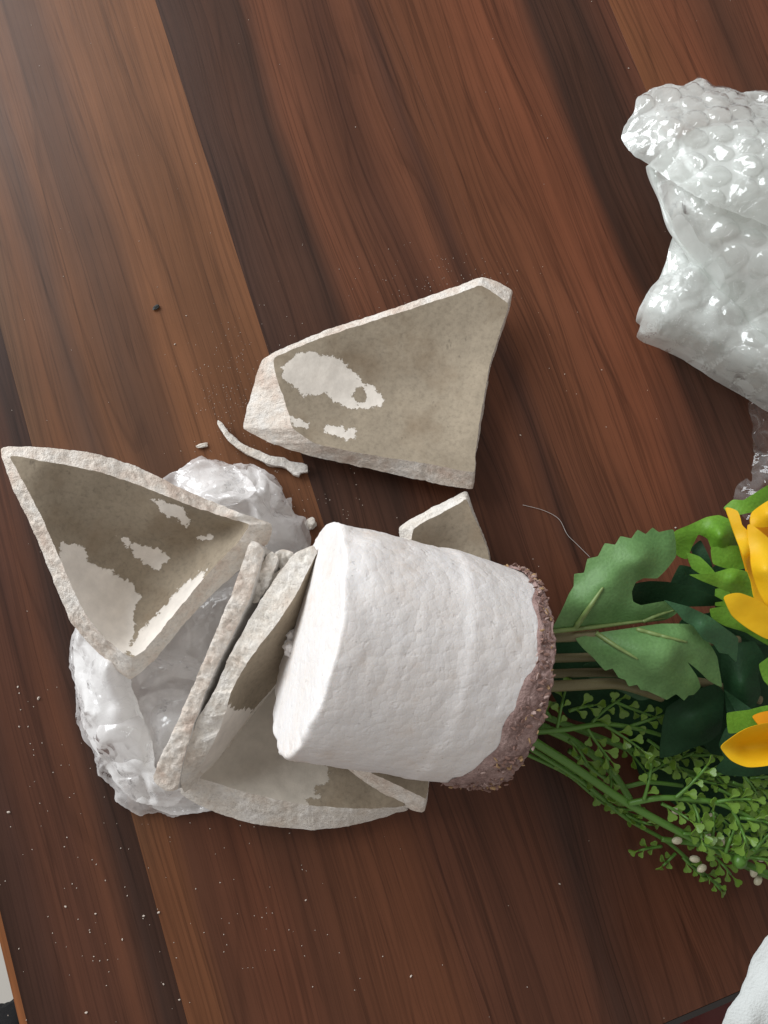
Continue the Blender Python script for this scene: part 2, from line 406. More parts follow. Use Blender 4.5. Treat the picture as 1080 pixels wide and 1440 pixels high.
# large piece lying alone above the heap
shard([(386, 504, 372, 503, .021, .019), (455, 474, 452, 467, .0185, .0165), (560, 440, 558, 432, .017, .015), (640, 414, 636, 405, .019, .016),
       (676, 402, 680, 390, .021, .016), (713, 426, 720, 408, .021, .014), (712, 440, 715, 440, .020, .010), (689, 512, 691, 512, .017, .007), (676, 585, 679, 582, .017, .007),
       (668, 640, 669, 642, .019, .009), (665, 664, 664, 687, .020, .013), (600, 652, 600, 677, .020, .013), (520, 640, 500, 655, .020, .013),
       (460, 628, 430, 639, .021, .013), (440, 622, 384, 624, .021, .012), (412, 602, 343, 603, .022, .011), (404, 575, 345, 585, .021, .013), (392, 540, 357, 542, .0215, .015)],
      [(540, 540, .0125), (480, 560, .0152), (610, 530, .0122), (620, 600, .015), (560, 600, .0155), (640, 470, .0146), (540, 480, .0142)],
      patches=[[(395, 519), (421, 494), (450, 498), (480, 506), (501, 525), (512, 542), (525, 540), (541, 560), (536, 570), (510, 572), (493, 574), (467, 564), (459, 553), (438, 555), (427, 557), (412, 540), (399, 532)],
               [(457, 598), (474, 600), (498, 606), (497, 616), (480, 613), (457, 608)], [(406, 585), (435, 594), (433, 603), (412, 600)]],
      holes=[(507, 555, 9)], seed=3, mats=[coat_pale, frac_pink, outer], label='large curved shard lying alone on the bare wood above the white foam block')
# triangular piece on the bag at the left
shard([(15, 642, 2, 631, .058, .056), (70, 650, 60, 629, .058, .057), (135, 662, 130, 637, .056, .056), (200, 684, 190, 655, .053, .053), (270, 712, 262, 690, .050, .050),
       (322, 729, 340, 722, .048, .048), (350, 738, 382, 737, .047, .044), (334, 764, 376, 764, .047, .038), (300, 798, 338, 800, .046, .036), (276, 826, 292, 842, .045, .036),
       (236, 874, 255, 882, .043, .034), (204, 913, 216, 930, .041, .032), (187, 924, 184, 955, .041, .030), (173, 918, 164, 942, .041, .032), (140, 890, 126, 906, .043, .034),
       (112, 850, 98, 872, .046, .038), (88, 795, 73, 812, .050, .044), (62, 735, 45, 742, .054, .050), (37, 685, 19, 690, .057, .054)],
      [(322, 745, .037), (270, 795, .031), (225, 845, .029), (192, 892, .033), (120, 740, .043), (200, 740, .040), (160, 830, .034), (90, 680, .052), (250, 740, .042)],
      patches=[[(84, 764), (120, 767), (122, 787), (155, 802), (184, 818), (198, 840), (189, 858), (187, 889), (178, 925), (133, 889), (100, 849), (80, 795)],
               [(213, 700), (258, 711), (269, 733), (262, 744), (240, 733), (227, 720)], [(164, 753), (196, 764), (227, 775), (236, 787), (220, 804), (200, 789), (182, 773)],
               [(280, 756), (298, 753), (289, 762)], [(290, 800), (249, 834), (220, 862), (194, 893), (182, 920), (204, 918), (236, 880), (280, 830)]],
      holes=[(245, 731, 4)], seed=11, mats=[coat, frac_pink, outer], label='big triangular shard with a folded side wall lying on the clear bag at the left')
# bottom shard under the heap with the long curved edge
shard([(264, 1086, 252, 1112, .024, .014), (300, 1100, 290, 1137, .023, .012), (360, 1118, 350, 1157, .022, .011), (430, 1132, 436, 1167, .020, .010), (500, 1137, 500, 1160, .018, .009),
       (545, 1136, 556, 1144, .016, .008), (570, 1132, 574, 1137, .015, .008), (545, 1105, 548, 1104, .014, .006), (520, 1070, 522, 1068, .012, .005), (480, 1000, 482, 998, .011, .004),
       (430, 950, 430, 948, .012, .004), (370, 955, 368, 952, .014, .005), (320, 1000, 316, 998, .018, .008), (280, 1050, 276, 1048, .022, .012)],
      [(400, 1050, .012), (470, 1070, .011), (350, 1070, .015), (440, 1100, .014), (520, 1115, .013)],
      patches=[[(240, 940), (470, 940), (452, 1068), (465, 1085), (462, 1098), (440, 1110), (452, 1122), (428, 1126), (436, 1145), (240, 1145)]],
      seed=23, mats=[slip('grey_coat_shaded', patch=(.53, .48, .41)), frac, outer], label='lowest shard of the heap with a long curved pale broken edge')  # pale patches toned down, painting in the shade under the heap
# wedge shard end showing past the foam block
shard([(498, 1072, 478, 1070, .024, .019), (550, 1100, 522, 1106, .022, .016), (590, 1119, 577, 1138, .021, .013), (599, 1122, 597, 1141, .021, .012), (603, 1095, 604, 1095, .021, .012),
       (600, 1050, 601, 1048, .020, .011), (560, 1010, 560, 1008, .020, .011), (510, 1030, 508, 1028, .023, .014)],
      [(560, 1070, .018)], seed=31, mats=[coat, frac_pink, outer], label='dark shard corner sticking out under the lower side of the foam block')
shard([(582, 744, 562, 742, .018, .015), (620, 722, 608, 714, .018, .014), (648, 706, 642, 697, .018, .013), (656, 703, 656, 692, .018, .012), (670, 735, 672, 734, .017, .009), (686, 775, 688, 775, .016, .008),
       (690, 830, 692, 832, .014, .006), (620, 850, 618, 852, .012, .005), (575, 800, 572, 800, .014, .008)],
      [(640, 780, .012)], seed=37, label='small pointed shard peeking out behind the top of the foam block')
# leaning shard whose inner wall faces the foam
shard([(446, 778, 441, 768, .056, .056), (436, 797, 416, 777, .057, .056), (415, 838, 392, 806, .057, .056), (384, 884, 358, 858, .055, .054), (346, 934, 323, 922, .052, .051),
       (326, 972, 300, 975, .049, .048), (318, 1000, 280, 1008, .046, .044), (305, 1034, 264, 1050, .041, .040), (288, 1068, 254, 1098, .034, .033), (282, 1084, 260, 1114, .028, .026),
       (289, 1088, 291, 1091, .021, .018), (318, 1052, 322, 1052, .019, .015), (353, 1003, 357, 1003, .019, .015), (388, 962, 391, 962, .019, .015), (425, 915, 428, 915, .021, .016),
       (450, 850, 453, 850, .029, .024), (455, 800, 458, 798, .042, .038)],
      [(385, 930, .036), (350, 970, .032), (420, 880, .040), (320, 1025, .031)],
      patches=[[(300, 1005), (323, 991), (333, 998), (356, 994), (356, 1015), (330, 1055), (294, 1100), (270, 1095), (290, 1034)]],
      seed=41, rough=.0008, label='leaning shard beside the foam block with its grey inner wall turned to the foam')
# shard standing on edge, left of the leaning one
def slab(loop, depth, dv, seed, label, mats, lean=0.0, rough=.0006, group='broken pieces of the plaster pot', jit=1.4, name='pot_shard'):
    """upright piece: loop rows (x, y, z) of its broken top edge, walls run down along dv"""
    c = np.asarray(loop, float); R = catmull(c, 2.6, True, .5); L = jitter(R[:, :2], jit, seed)
    f = rbf(c); v, t = fill(L, 3.2); p = P(v[:, 0], v[:, 1], f(v))
    e = segdist(v, L); d = .8*fbm(p, 230, 4, seed)+.9*fbm(p, 800, 3, seed)
    p[:, 2] += rough*d*np.clip(e/2.5, 0, 1)-.0004*np.exp(-e/1.2)
    mb = MB(); mb.add(p, t, 1)
    A = P(L[:, 0], L[:, 1], f(L)); A[:, 2] -= .0004; n = len(A); nr = 10
    dv = np.array(dv, float); rows = []
    for r in range(nr+1):
        u = r/nr; q = A+dv*u
        q[:, 2] = np.maximum(q[:, 2], .001)
        q = q+(.0005*fbm(q, 150, 3, seed+5)*min(1, u*4))[:, None]
        rows.append(q)
    mb.add(np.concatenate(rows), [(r*n+j, r*n+(j+1) % n, (r+1)*n+(j+1) % n, (r+1)*n+j)[::-1] for r in range(nr) for j in range(n)], 0)
    mb.add(rows[-1], [tuple(range(n))], 0)
    o = mb.build(name, mats, None, 'patch', origin=tuple(rows[-1].mean(0)*(1, 1, 0)+np.array((0, 0, rows[-1][:, 2].min()))))
    return tag(o, label, 'pottery shard', group)
slab([(352, 761, .058), (364, 764, .058), (370, 776, .057), (355, 832, .056), (331, 885, .054), (303, 940, .051), (279, 1000, .047), (264, 1048, .042), (255, 1085, .037), (249, 1110, .033),
      (232, 1112, .033), (216, 1098, .034), (222, 1072, .038), (248, 1018, .044), (275, 955, .050), (300, 895, .054), (325, 835, .057)],
     .04, (.006, -.001, -.036), 51, 'long narrow shard standing on its edge between the triangular and the leaning shard', [outer, frac_pink], rough=.0008)
for lp, sd, lb in (([(374, 783, .054), (383, 777, .055), (390, 783, .055), (385, 806, .054), (374, 828, .052), (363, 846, .050), (354, 846, .050), (357, 820, .052), (365, 798, .053)], 61, 'small narrow chip wedged between the upright shards, left of its neighbours'),
                   ([(392, 802, .050), (400, 797, .050), (400, 810, .050), (389, 826, .048), (378, 840, .047), (369, 842, .047), (372, 824, .048), (381, 810, .049)], 67, 'short chip between the long upright shard and the leaning shard'),
                   ([(388, 777, .046), (400, 772, .046), (412, 777, .046), (413, 788, .046), (404, 799, .045), (395, 800, .045), (389, 791, .045)], 71, 'stubby rounded chip behind the top of the leaning shard')):
    slab(lp, .03, (.001, 0, -.028), sd, lb, [outer, frac], rough=.0014, jit=2.0, group='small chips wedged in the heap', name='pot_chip')
# thin sliver beside the lone shard
sl = [(62, 517), (75, 525), (95, 555), (120, 580), (150, 600), (200, 620), (235, 635), (280, 640), (300, 655), (340, 658), (358, 668), (357, 688), (335, 692), (330, 702), (310, 695), (280, 672), (240, 665), (200, 650), (150, 625), (105, 595), (80, 565), (60, 530)]
slab([(280+x/2.348, 370+y/2.348, .0042) for x, y in sl], .004, (0, 0, -.004), 77, 'thin curved cream sliver on the table beside the lone large shard', [frac, frac], rough=.0005, jit=1.0, name='pot_sliver')

# ------------------------------------------------------------ foam block
t = NT('white_foam'); v = t.vec('Object')
vo = t.n('ShaderNodeTexVoronoi', {'Vector': v, 'Scale': 420.0, 'Randomness': 1.0}); vd = vo.outputs['Distance']
n1 = t.noise(90, 4, .6, v)
colr = t.ramp(t.noise(45, 5, .65, v), [(.28, (.72, .64, .58)), (.42, (.775, .735, .71)), (.6, (.785, .76, .75))])
spk = t.ramp(t.noise(420, 2, .5, v), [(.24, .55), (.29, 1.0)]); colr = t.mix(.5, colr, spk, 'MULTIPLY')
pitn = t.math('ADD', t.math('MULTIPLY', t.ramp(t.noise(260, 2, .5, v), [(.26, 0.0), (.36, 1.0)]), .6), t.math('MULTIPLY', t.noise(1300, 3, .6, v), .5))
h = t.math('ADD', t.math('MULTIPLY', t.ramp(vd, [(0, 1.0), (.5, .8), (.95, 0.2)]), .42), t.math('ADD', t.math('MULTIPLY', n1, .5), t.math('MULTIPLY', pitn, .45)))
t.p(Base_Color=colr, Roughness=.55, Specular_IOR_Level=.35, Subsurface_Weight=.12, Subsurface_Radius=(.006, .005, .004), Subsurface_Scale=.5,
    Normal=t.bump(h, .5, .0009)); foam_m = t.m
PL = P(430, 893, .067); PR = P(694, 948, .049); AX = PR-PL; FL = float(np.linalg.norm(AX)); AX /= FL
UPV = np.array((0, 0, 1.0)); UPV = nrm(UPV-AX*(UPV@AX)); SD = np.cross(AX, UPV)    # SD: across the block, toward the lower side of the picture or away
def frad(s):
    u = s/FL
    r = .0432-.0006*min(u/.52, 1)
    if u > .56: r += .0006*min(1, (u-.56)/.05)-.0016*max(0, u-.61)/.39
    return r
foam = thing('foam_block', 'white foam cylinder with a brown crusted end lying on the heap of shards', 'foam block', tuple(PL*(1, 1, 0)+np.array((0, 0, .02))))
prof = [(0.0002, .0)]+[(0.0002, .0431*k/14) for k in range(1, 14)]
prof += [(.0001, .0415), (.0004, .0424), (.0011, .0430), (.0022, .0432)]
prof += [(s, frad(s)) for s in np.linspace(.005, FL-.001, 64)]+[(FL, frad(FL)-.002)]+[(FL, frad(FL)*k) for k in (.8, .5, .2, 0)]
NTH = 170; th = np.arange(NTH)*2*np.pi/NTH
V = []
for s, r in prof: V.append(PL+AX*s+r*(np.cos(th)[:, None]*UPV+np.sin(th)[:, None]*SD))
V = np.concatenate(V)
dis = .0004*fbm(V, 45, 2, 2)+.00028*fbm(V, 210, 3, 8)+.0011*np.clip(fbm(V, 130, 4, 21)-.15, -1, .3)*np.exp(-((V-PL)@AX-.001)**2/.0035**2)*(np.linalg.norm(V-(PL+np.outer((V-PL)@AX, AX)), axis=1) > .039)
rad_dir = V-(PL+np.outer((V-PL)@AX, AX)); rl = np.linalg.norm(rad_dir, axis=1)[:, None]+1e-9
capk = np.clip((V-PL)@AX/.003, 0, 1)[:, None]
V = V+dis[:, None]*((rad_dir/rl)*capk-AX*(1-capk))
# dents along the left rim
for dx, dy, rr, dd in ((492, 750, .006, .0022), (486, 800, .005, .0016), (500, 830, .006, .0012), (425, 1035, .006, .001)):
    q = P(dx, dy, .09); k = np.exp(-(((V-q)[:, :2]**2).sum(1))/rr**2)*(V[:, 2] > .04); V = V-(rad_dir/rl)*(k*dd)[:, None]
nP = len(prof)
mb = MB(); mb.add(V, [(i*NTH+j, i*NTH+(j+1) % NTH, (i+1)*NTH+(j+1) % NTH, (i+1)*NTH+j)[::-1] for i in range(nP-1) for j in range(NTH)])
mb.build('foam_body', foam_m, foam)
CO = np.array((0, 0, H))
def onface(x, y):      # where the sight line meets the flat left end of the block
    d = P(x, y, .05)-CO; return CO+d*(((PL-CO)@AX)/(d@AX))
for x, y, r in ((408, 884, .0020), (405, 899, .0025), (408, 912, .0020), (410, 893, .0018)):
    mb = MB(); blob(mb, onface(x, y)-AX*.0004, r, .55, x, 3, 0, (1.1, 1.3, .9), smooth=True); mb.build('foam_crumb', foam_m, foam)
# brown crust on the far end
t = NT('brown_crust'); v = t.vec('Object')
n1 = t.noise(160, 5, .65, v); n2 = t.noise(900, 4, .65, v)
colr = t.ramp(n1, [(.3, (.19, .115, .10)), (.5, (.32, .21, .19)), (.68, (.41, .29, .265))])
colr = t.mix(1.0, colr, t.ramp(n2, [(.3, .65), (.5, 1.0), (.7, 1.2)]), 'MULTIPLY')
t.p(Base_Color=colr, Roughness=.8, Normal=t.bump(n2, .8, .001)); crust_m = t.m
# direction on the rim where the crust is thinnest: towards the top of the picture
CU = nrm((P(757, 800, .05)-PR)*(1, 1, 1)-AX*((P(757, 800, .05)-PR)@AX)); phi0 = math.atan2(CU@SD, CU@UPV)
ns, rows = 22, []
for k in range(ns+1):
    u = k/ns; c = .0105-.0075*np.cos(th-phi0)+.0012*np.sin(th*7)+.0007*np.sin(th*17+1)
    s = FL+.0012-c*(1-u); r = np.array([frad(min(max(x, 0), FL)) for x in s])+.0006*min(1, u*6)-(.0015 if k == ns else 0)
    rows.append(PL+s[:, None]*AX+r[:, None]*(np.cos(th)[:, None]*UPV+np.sin(th)[:, None]*SD))
for k in (.92, .75, .55, .35, .15, .02): rows.append(PL+AX*(FL+.0016)+(frad(FL)*k)*(np.cos(th)[:, None]*UPV+np.sin(th)[:, None]*SD))
V = np.concatenate(rows); kk = np.repeat(np.clip(np.arange(len(rows))/5, 0, 1), NTH)
rad_dir = V-(PL+np.outer((V-PL)@AX, AX)); rad_dir /= np.linalg.norm(rad_dir, axis=1)[:, None]
dn = (.0007*fbm(V, 240, 4, 4)+.0006*fbm(V, 900, 2, 7)+.0002)*kk
V = V+rad_dir*dn[:, None]+AX*(.0012*fbm(V, 330, 3, 12)*kk)[:, None]
mb = MB(); mb.add(V, [(i*NTH+j, i*NTH+(j+1) % NTH, (i+1)*NTH+(j+1) % NTH, (i+1)*NTH+j)[::-1] for i in range(len(rows)-1) for j in range(NTH)])
mb.build('crust', crust_m, foam)
flk = []
for nm, c in (('flake_brown', (.22, .125, .10)), ('flake_tan', (.38, .24, .12)), ('flake_pale', (.38, .27, .24))):
    t = NT(nm); t.p(Base_Color=c, Roughness=.75); flk.append(t.m)
mb = MB(); r_ = random.Random(5)
for _ in range(620):
    a = r_.uniform(0, 2*math.pi); c = .0105-.0075*math.cos(a-phi0); u = r_.random()**.55
    s = FL+.001-c*(1-u); rr = frad(min(s, FL))+.0006+r_.uniform(0, .0012)
    q = PL+AX*s+rr*(math.cos(a)*UPV+math.sin(a)*SD)
    e = Matrix.Rotation(r_.uniform(0, 6.3), 4, Vector((r_.random()-.5, r_.random()-.5, r_.random()-.5)))
    blob(mb, q, r_.uniform(.0003, .0008), .4, r_.random()*50, 1, r_.choice((0, 0, 0, 0, 1, 2)), (1.8, .9, .45), e)
o = mb.build('bark_flake', flk, foam); o['kind'] = 'stuff'

# ------------------------------------------------------------ plastics
def film(name, tint, alpha, rough=.12, spec=.6, back=.5, edge=.45, vary=.5, slope=.5, scale=110):
    """thin polythene: part clear, part milky, with gloss and small flat creases"""
    t = NT(name); v = t.vec('Object')
    wob = t.n('ShaderNodeTexNoise', {'Vector': v, 'Scale': 45.0, 'Detail': 2.0}).outputs['Color']
    vw = t.n('ShaderNodeVectorMath', {0: v, 1: t.n('ShaderNodeVectorMath', {0: wob, 'Scale': .02}, operation='SCALE').outputs[0]}, operation='ADD').outputs[0]
    hs = None
    for sc_, k_, st in ((scale, 1.0, (1, 1, 1)), (scale*2.3, .7, (1, 1, 1)), (scale*.8, .6, (1, .3, 1))):
        vs = t.n('ShaderNodeMapping', {'Vector': vw, 'Scale': st, 'Rotation': (0, 0, .7*k_)}).outputs[0]
        vo = t.n('ShaderNodeTexVoronoi', {'Vector': vs, 'Scale': sc_})
        dlt = t.n('ShaderNodeVectorMath', {0: vs, 1: vo.outputs['Position']}, operation='SUBTRACT').outputs[0]
        rc = t.n('ShaderNodeVectorMath', {0: vo.outputs['Color'], 1: (.5, .5, .5)}, operation='SUBTRACT').outputs[0]
        h = t.math('MULTIPLY', t.n('ShaderNodeVectorMath', {0: dlt, 1: rc}, operation='DOT_PRODUCT').outputs['Value'], k_*slope*2)
        hs = h if hs is None else t.math('ADD', hs, h)
    bmp = t.bump(hs, 1.0, 1.0); bmd = t.bump(hs, .18, 1.0)
    fr = t.math('MULTIPLY_ADD', t.math('POWER', t.n('ShaderNodeLayerWeight', {'Blend': .5, 'Normal': bmp}).outputs['Facing'], 4.0), .55, .05)
    gl = t.n('ShaderNodeBsdfGlossy', {'Color': (1, 1, 1, 1), 'Roughness': rough, 'Normal': bmp})
    df = t.n('ShaderNodeBsdfDiffuse', {'Color': tint+(1,), 'Normal': bmd}); tl = t.n('ShaderNodeBsdfTranslucent', {'Color': tint+(1,)})
    body = t.n('ShaderNodeMixShader', {0: back, 1: df.outputs[0], 2: tl.outputs[0]})
    tr = t.n('ShaderNodeBsdfTransparent', {'Color': (.985, .99, .985, 1)})
    lw = t.n('ShaderNodeLayerWeight', {'Blend': .35, 'Normal': bmd}).outputs['Facing']
    nz = t.noise(70, 4, .6, v)
    op = t.math('ADD', t.math('MULTIPLY_ADD', lw, edge, alpha-edge*.3), t.math('MULTIPLY_ADD', nz, vary, -.5*vary))
    op = t.n('ShaderNodeClamp', {0: op, 1: 0.03, 2: 0.97}).outputs[0]
    bd = t.n('ShaderNodeMixShader', {0: op, 1: tr.outputs[0], 2: body.outputs[0]})
    fin = t.n('ShaderNodeMixShader', {0: t.math('MULTIPLY', fr, spec*1.6), 1: bd.outputs[0], 2: gl.outputs[0]})
    t.t.links.new(fin.outputs[0], t.out.inputs[0]); t.t.nodes.remove(t.b)
    return t.m
bag_m = film('clear_bag_film', (.97, .945, .935), .56, .10, .9, .2, .32, .3, .34, 130)
lip_m = film('clear_bag_film_gathered', (.97, .955, .945), .84, .11, .8, .15, .15, .15, .24, 170)
bag = thing('plastic_bag', 'crumpled clear plastic bag spread under the heap of shards', 'plastic bag', tuple(P(240, 950, 0)))
def bag_disp(seed, a, edge=8, lift=0):
    def f(p, v, e):
        k = np.clip(e/edge, .25, 1)
        p = p.copy(); h = crumple(p, seed, (.050, .024, .012), a*1.05, .004, 3)
        p[:, 2] += h*k; p[:, 0] += .5*crumple(p, seed+3, (.03, .015), a, .004, 2)*k; p[:, 1] += .5*crumple(p, seed+5, (.03, .015), a, .004, 2)*k
        p[:, 2] = np.maximum(p[:, 2], .0006)
        return p
    return f
mb = MB()
sheet(mb, [(104, 886, .008), (98, 930, .004), (106, 968, .003), (107, 1005, .002), (115, 1038, .003), (134, 1062, .002), (138, 1088, .003), (160, 1110, .002), (165, 1128, .003), (195, 1147, .002), (222, 1142, .003), (242, 1152, .002), (268, 1141, .002), (300, 1140, .002),
           (380, 1120, .002), (430, 1040, .002), (440, 900, .002), (430, 800, .003), (330, 720, .004), (220, 700, .004), (150, 780, .006)],
      [(150, 960, .020), (150, 1040, .018), (190, 1100, .014), (130, 1000, .013), (230, 1000, .010), (250, 900, .012), (300, 850, .010), (240, 1090, .012), (180, 900, .024), (330, 950, .006)],
      2.5, 0, bag_disp(5, .13), 2.2, 3, seed=4)
mb.build('bag_film', bag_m, bag)
mb = MB()
sheet(mb, [(112, 872, .030), (103, 925, .018), (112, 985, .013), (120, 1032, .010), (150, 1082, .009), (185, 1125, .008), (240, 1135, .009), (262, 1110, .014), (222, 1085, .018), (213, 1040, .018), (196, 1000, .020), (184, 960, .024), (176, 930, .028), (140, 880, .032)],
      [(150, 940, .035), (160, 1010, .028), (185, 1070, .023), (135, 980, .026), (215, 1108, .018)], 2.5, 0, bag_disp(9, .12), 2.0, 3, seed=8)
mb.build('bag_film', lip_m, bag)
mb = MB()
sheet(mb, [(190, 930, .020), (230, 880, .018), (290, 830, .018), (345, 790, .018), (360, 800, .014), (320, 900, .012), (290, 960, .012), (262, 955, .013), (230, 958, .015), (200, 970, .016)],
      [(270, 890, .022)], 2.5, 0, bag_disp(14, .12), 1.5, 3, seed=9)
sheet(mb, [(195, 985, .012), (240, 968, .013), (285, 985, .010), (270, 1040, .010), (235, 1080, .010), (210, 1060, .012)], [(240, 1010, .015)], 3.5, 0, bag_disp(15, .1), 1.5, 3, seed=10)
mb.build('bag_film', bag_m, bag)
mb = MB()
sheet(mb, [(225, 680, .016), (250, 660, .010), (282, 642, .006), (306, 654, .005), (330, 652, .004), (352, 650, .004), (372, 660, .004), (388, 672, .004), (398, 688, .004), (396, 704, .003), (410, 700, .003), (412, 722, .003), (428, 728, .003), (436, 748, .002), (438, 764, .002), (428, 790, .003), (400, 815, .004), (360, 800, .010), (330, 760, .018), (270, 710, .022)],
      [(300, 690, .026), (350, 710, .022), (390, 745, .014), (340, 672, .016), (380, 700, .013), (270, 675, .020)], 2.5, 0, bag_disp(21, .14), 2.0, 3, seed=12)
sheet(mb, [(245, 690, .012), (290, 660, .008), (350, 662, .008), (392, 700, .006), (415, 745, .006), (420, 790, .006), (380, 800, .008), (330, 760, .012)],
      [(330, 700, .017)], 3.6, 0, bag_disp(25, .14), 2.0, 3, seed=13)
mb.build('bag_film', bag_m, bag)

for k_, (ct, zi, sd_) in enumerate([
    ([(180, 1118, .006), (230, 1085, .016), (290, 1105, .012), (330, 1130, .006), (290, 1142, .005), (240, 1146, .004)], [(235, 1115, .013)], 45),
    ([(245, 672, .010), (285, 645, .010), (330, 655, .010), (360, 690, .022), (320, 712, .026), (280, 700, .024)], [(300, 680, .024)], 47),
    ([(350, 655, .008), (392, 685, .010), (420, 735, .006), (434, 770, .004), (395, 790, .010), (370, 745, .018), (345, 700, .018)], [(385, 725, .015)], 49)]):
    mb = MB(); sheet(mb, ct, zi, 2.5, 0, bag_disp(sd_, .13), 1.5, 3, seed=sd_)
    mb.build('bag_fold', bag_m if k_ > 0 else lip_m, bag)

# bubble wrap, upper right
wrap_m = film('bubble_wrap_milky_film', (.90, .94, .91), .60, .16, .55, .2, .25, .3, .18, 60)
bub_m = film('bubble_wrap_bubble_film', (.95, .98, .97), .10, .09, 1.0, .25, .45, .10, .22, 90)
wrap = thing('bubble_wrap', 'large folded pile of milky bubble wrap lying right of the lone shard', 'bubble wrap', tuple(P(1030, 380, 0)))
def bub_disp(seed, ang, a=.14, hgt=.0032, pitch=.0112, R=.0050, zmin=.0006):
    r = np.random.default_rng(seed); ca, sa = math.cos(ang), math.sin(ang)
    tab = r.uniform(.35, 1.05, (200, 200)); dx = r.uniform(-.0006, .0006, (200, 200, 2)); ta = r.uniform(0, 6.28, (200, 200))
    def f(p, v, e):
        p = p.copy(); h = crumple(p, seed, (.05, .026, .014), a, .004, 3)
        x = p[:, 0]*ca+p[:, 1]*sa; y = -p[:, 0]*sa+p[:, 1]*ca
        j = np.round(y/(pitch*.866)).astype(int); best = np.zeros(len(p))
        for dj in (-1, 0, 1):
            jj = j+dj; xo = (jj % 2)*.5*pitch; i = np.round((x-xo)/pitch).astype(int)
            cx = i*pitch+xo; cy = jj*pitch*.866
            ii, kk = i % 200, jj % 200
            d = np.hypot(x-cx-dx[ii, kk, 0], y-cy-dx[ii, kk, 1])/R
            dome = np.clip(1-d**3.2, 0, 1)**.55*tab[ii, kk]
            dent = .30*np.clip(1-d*d, 0, 1)*np.sin((x-cx)/R*3*np.cos(ta[ii, kk])+(y-cy)/R*3*np.sin(ta[ii, kk])+ta[ii, kk])
            best = np.maximum(best, np.clip(dome+dent*(d < 1), 0, 1.2))
        p[:, 2] += h*np.clip(e/10, .2, 1)+hgt*best*np.clip(e/4, .5, 1)
        p[:, 2] = np.maximum(p[:, 2], zmin)
        return p
    return f
T2 = [(913, 233, .046), (892, 220, .044), (874, 196, .040), (879, 176, .040), (890, 160, .042), (897, 138, .042), (915, 126, .043), (936, 118, .044), (960, 120, .045), (985, 110, .044), (1003, 122, .045), (1024, 124, .046), (1042, 130, .047), (1062, 127, .047), (1085, 131, .048), (1150, 140, .05),
      (1170, 350, .06), (1085, 320, .064), (1040, 302, .064), (1000, 287, .062), (955, 262, .054)]
mb = MB(); sheet(mb, T2, [(960, 190, .060), (1020, 200, .063), (1080, 220, .066), (1000, 250, .066), (930, 170, .053), (1060, 280, .068)], 2.6, 0, bub_disp(3, .3, .05, .0002, .0125, .0056), 1.6, 3, seed=3)
mb.build('wrap_fold', wrap_m, wrap)
mb = MB(); sheet(mb, T2, [(960, 190, .060), (1020, 200, .063), (1080, 220, .066), (1000, 250, .066), (930, 170, .053), (1060, 280, .068)], 2.6, 0, bub_disp(3, .3, .06, .0030, .0125, .0056), 1.6, 3, seed=3)
mb.build('bubble_layer', bub_m, wrap)
T1 = [(913, 232, .036), (930, 285, .036), (951, 332, .036), (975, 365, .036), (1000, 392, .036), (1040, 438, .036), (1085, 488, .038), (1170, 560, .04), (1180, 200, .05), (1080, 180, .05), (980, 180, .045)]
mb = MB(); sheet(mb, T1, [(960, 300, .048), (1000, 340, .052), (1060, 380, .055), (1100, 430, .052), (1040, 280, .056), (1020, 390, .046)], 2.8, 0, bub_disp(5, .8, .05, .0002, .0125, .0056), .8, 3, seed=4)
mb.build('wrap_fold', wrap_m, wrap)
mb = MB(); sheet(mb, T1, [(960, 300, .048), (1000, 340, .052), (1060, 380, .055), (1100, 430, .052), (1040, 280, .056), (1020, 390, .046)], 2.8, 0, bub_disp(5, .8, .06, .0024, .0125, .0056), .8, 3, seed=4)
mb.build('bubble_layer', bub_m, wrap)
c = path([(913, 233, .036), (932, 288, .035), (951, 332, .035), (976, 366, .035), (1000, 392, .035), (1040, 438, .035), (1085, 488, .036), (1150, 545, .038)], 4)
mb = MB(); tube(mb, c, .0016+.0005*np.sin(np.arange(len(c))*.35), 10); mb.build('fold_edge', wrap_m, wrap)
LW = [(960, 310, .030), (945, 335, .030), (932, 384, .028), (915, 405, .026), (899, 432, .022), (894, 452, .018), (900, 458, .017), (895, 474, .012), (905, 482, .010), (928, 490, .010), (960, 506, .011), (1000, 532, .012), (1042, 556, .012), (1085, 583, .012), (1170, 630, .012), (1180, 450, .03), (1060, 400, .036), (1000, 350, .034)]
mb = MB(); sheet(mb, LW, [(930, 440, .034), (960, 470, .030), (1000, 480, .034), (1050, 520, .032), (1100, 540, .034), (980, 420, .038), (925, 472, .024), (1040, 460, .036), (955, 390, .036)], 2.8, 0, bub_disp(8, 1.2, .05, .0002, .0125, .0056), .6, 3, seed=5)
mb.build('wrap_fold', wrap_m, wrap)
mb = MB(); sheet(mb, LW, [(930, 440, .034), (960, 470, .030), (1000, 480, .034), (1050, 520, .032), (1100, 540, .034), (980, 420, .038), (925, 472, .024), (1040, 460, .036), (955, 390, .036)], 2.8, 0, bub_disp(8, 1.2, .05, .0018, .0125, .0056), .6, 3, seed=5)
mb.build('bubble_layer', bub_m, wrap)
IN = [(945, 340, .020), (925, 395, .018), (905, 440, .012), (902, 470, .008), (960, 498, .007), (1085, 570, .007), (1170, 615, .007), (1180, 240, .03), (1000, 220, .03), (920, 180, .032), (935, 240, .026)]
mb = MB(); sheet(mb, IN, [(1000, 350, .034), (1050, 450, .028)], 4, 0, bub_disp(11, .5, .12, .002), .6, 4, seed=6)
mb.build('wrap_fold', wrap_m, wrap)
clear_m = film('bubble_wrap_single_film', (.92, .94, .94), .15, .08, .65, .5, .45, .15, .3, 60)
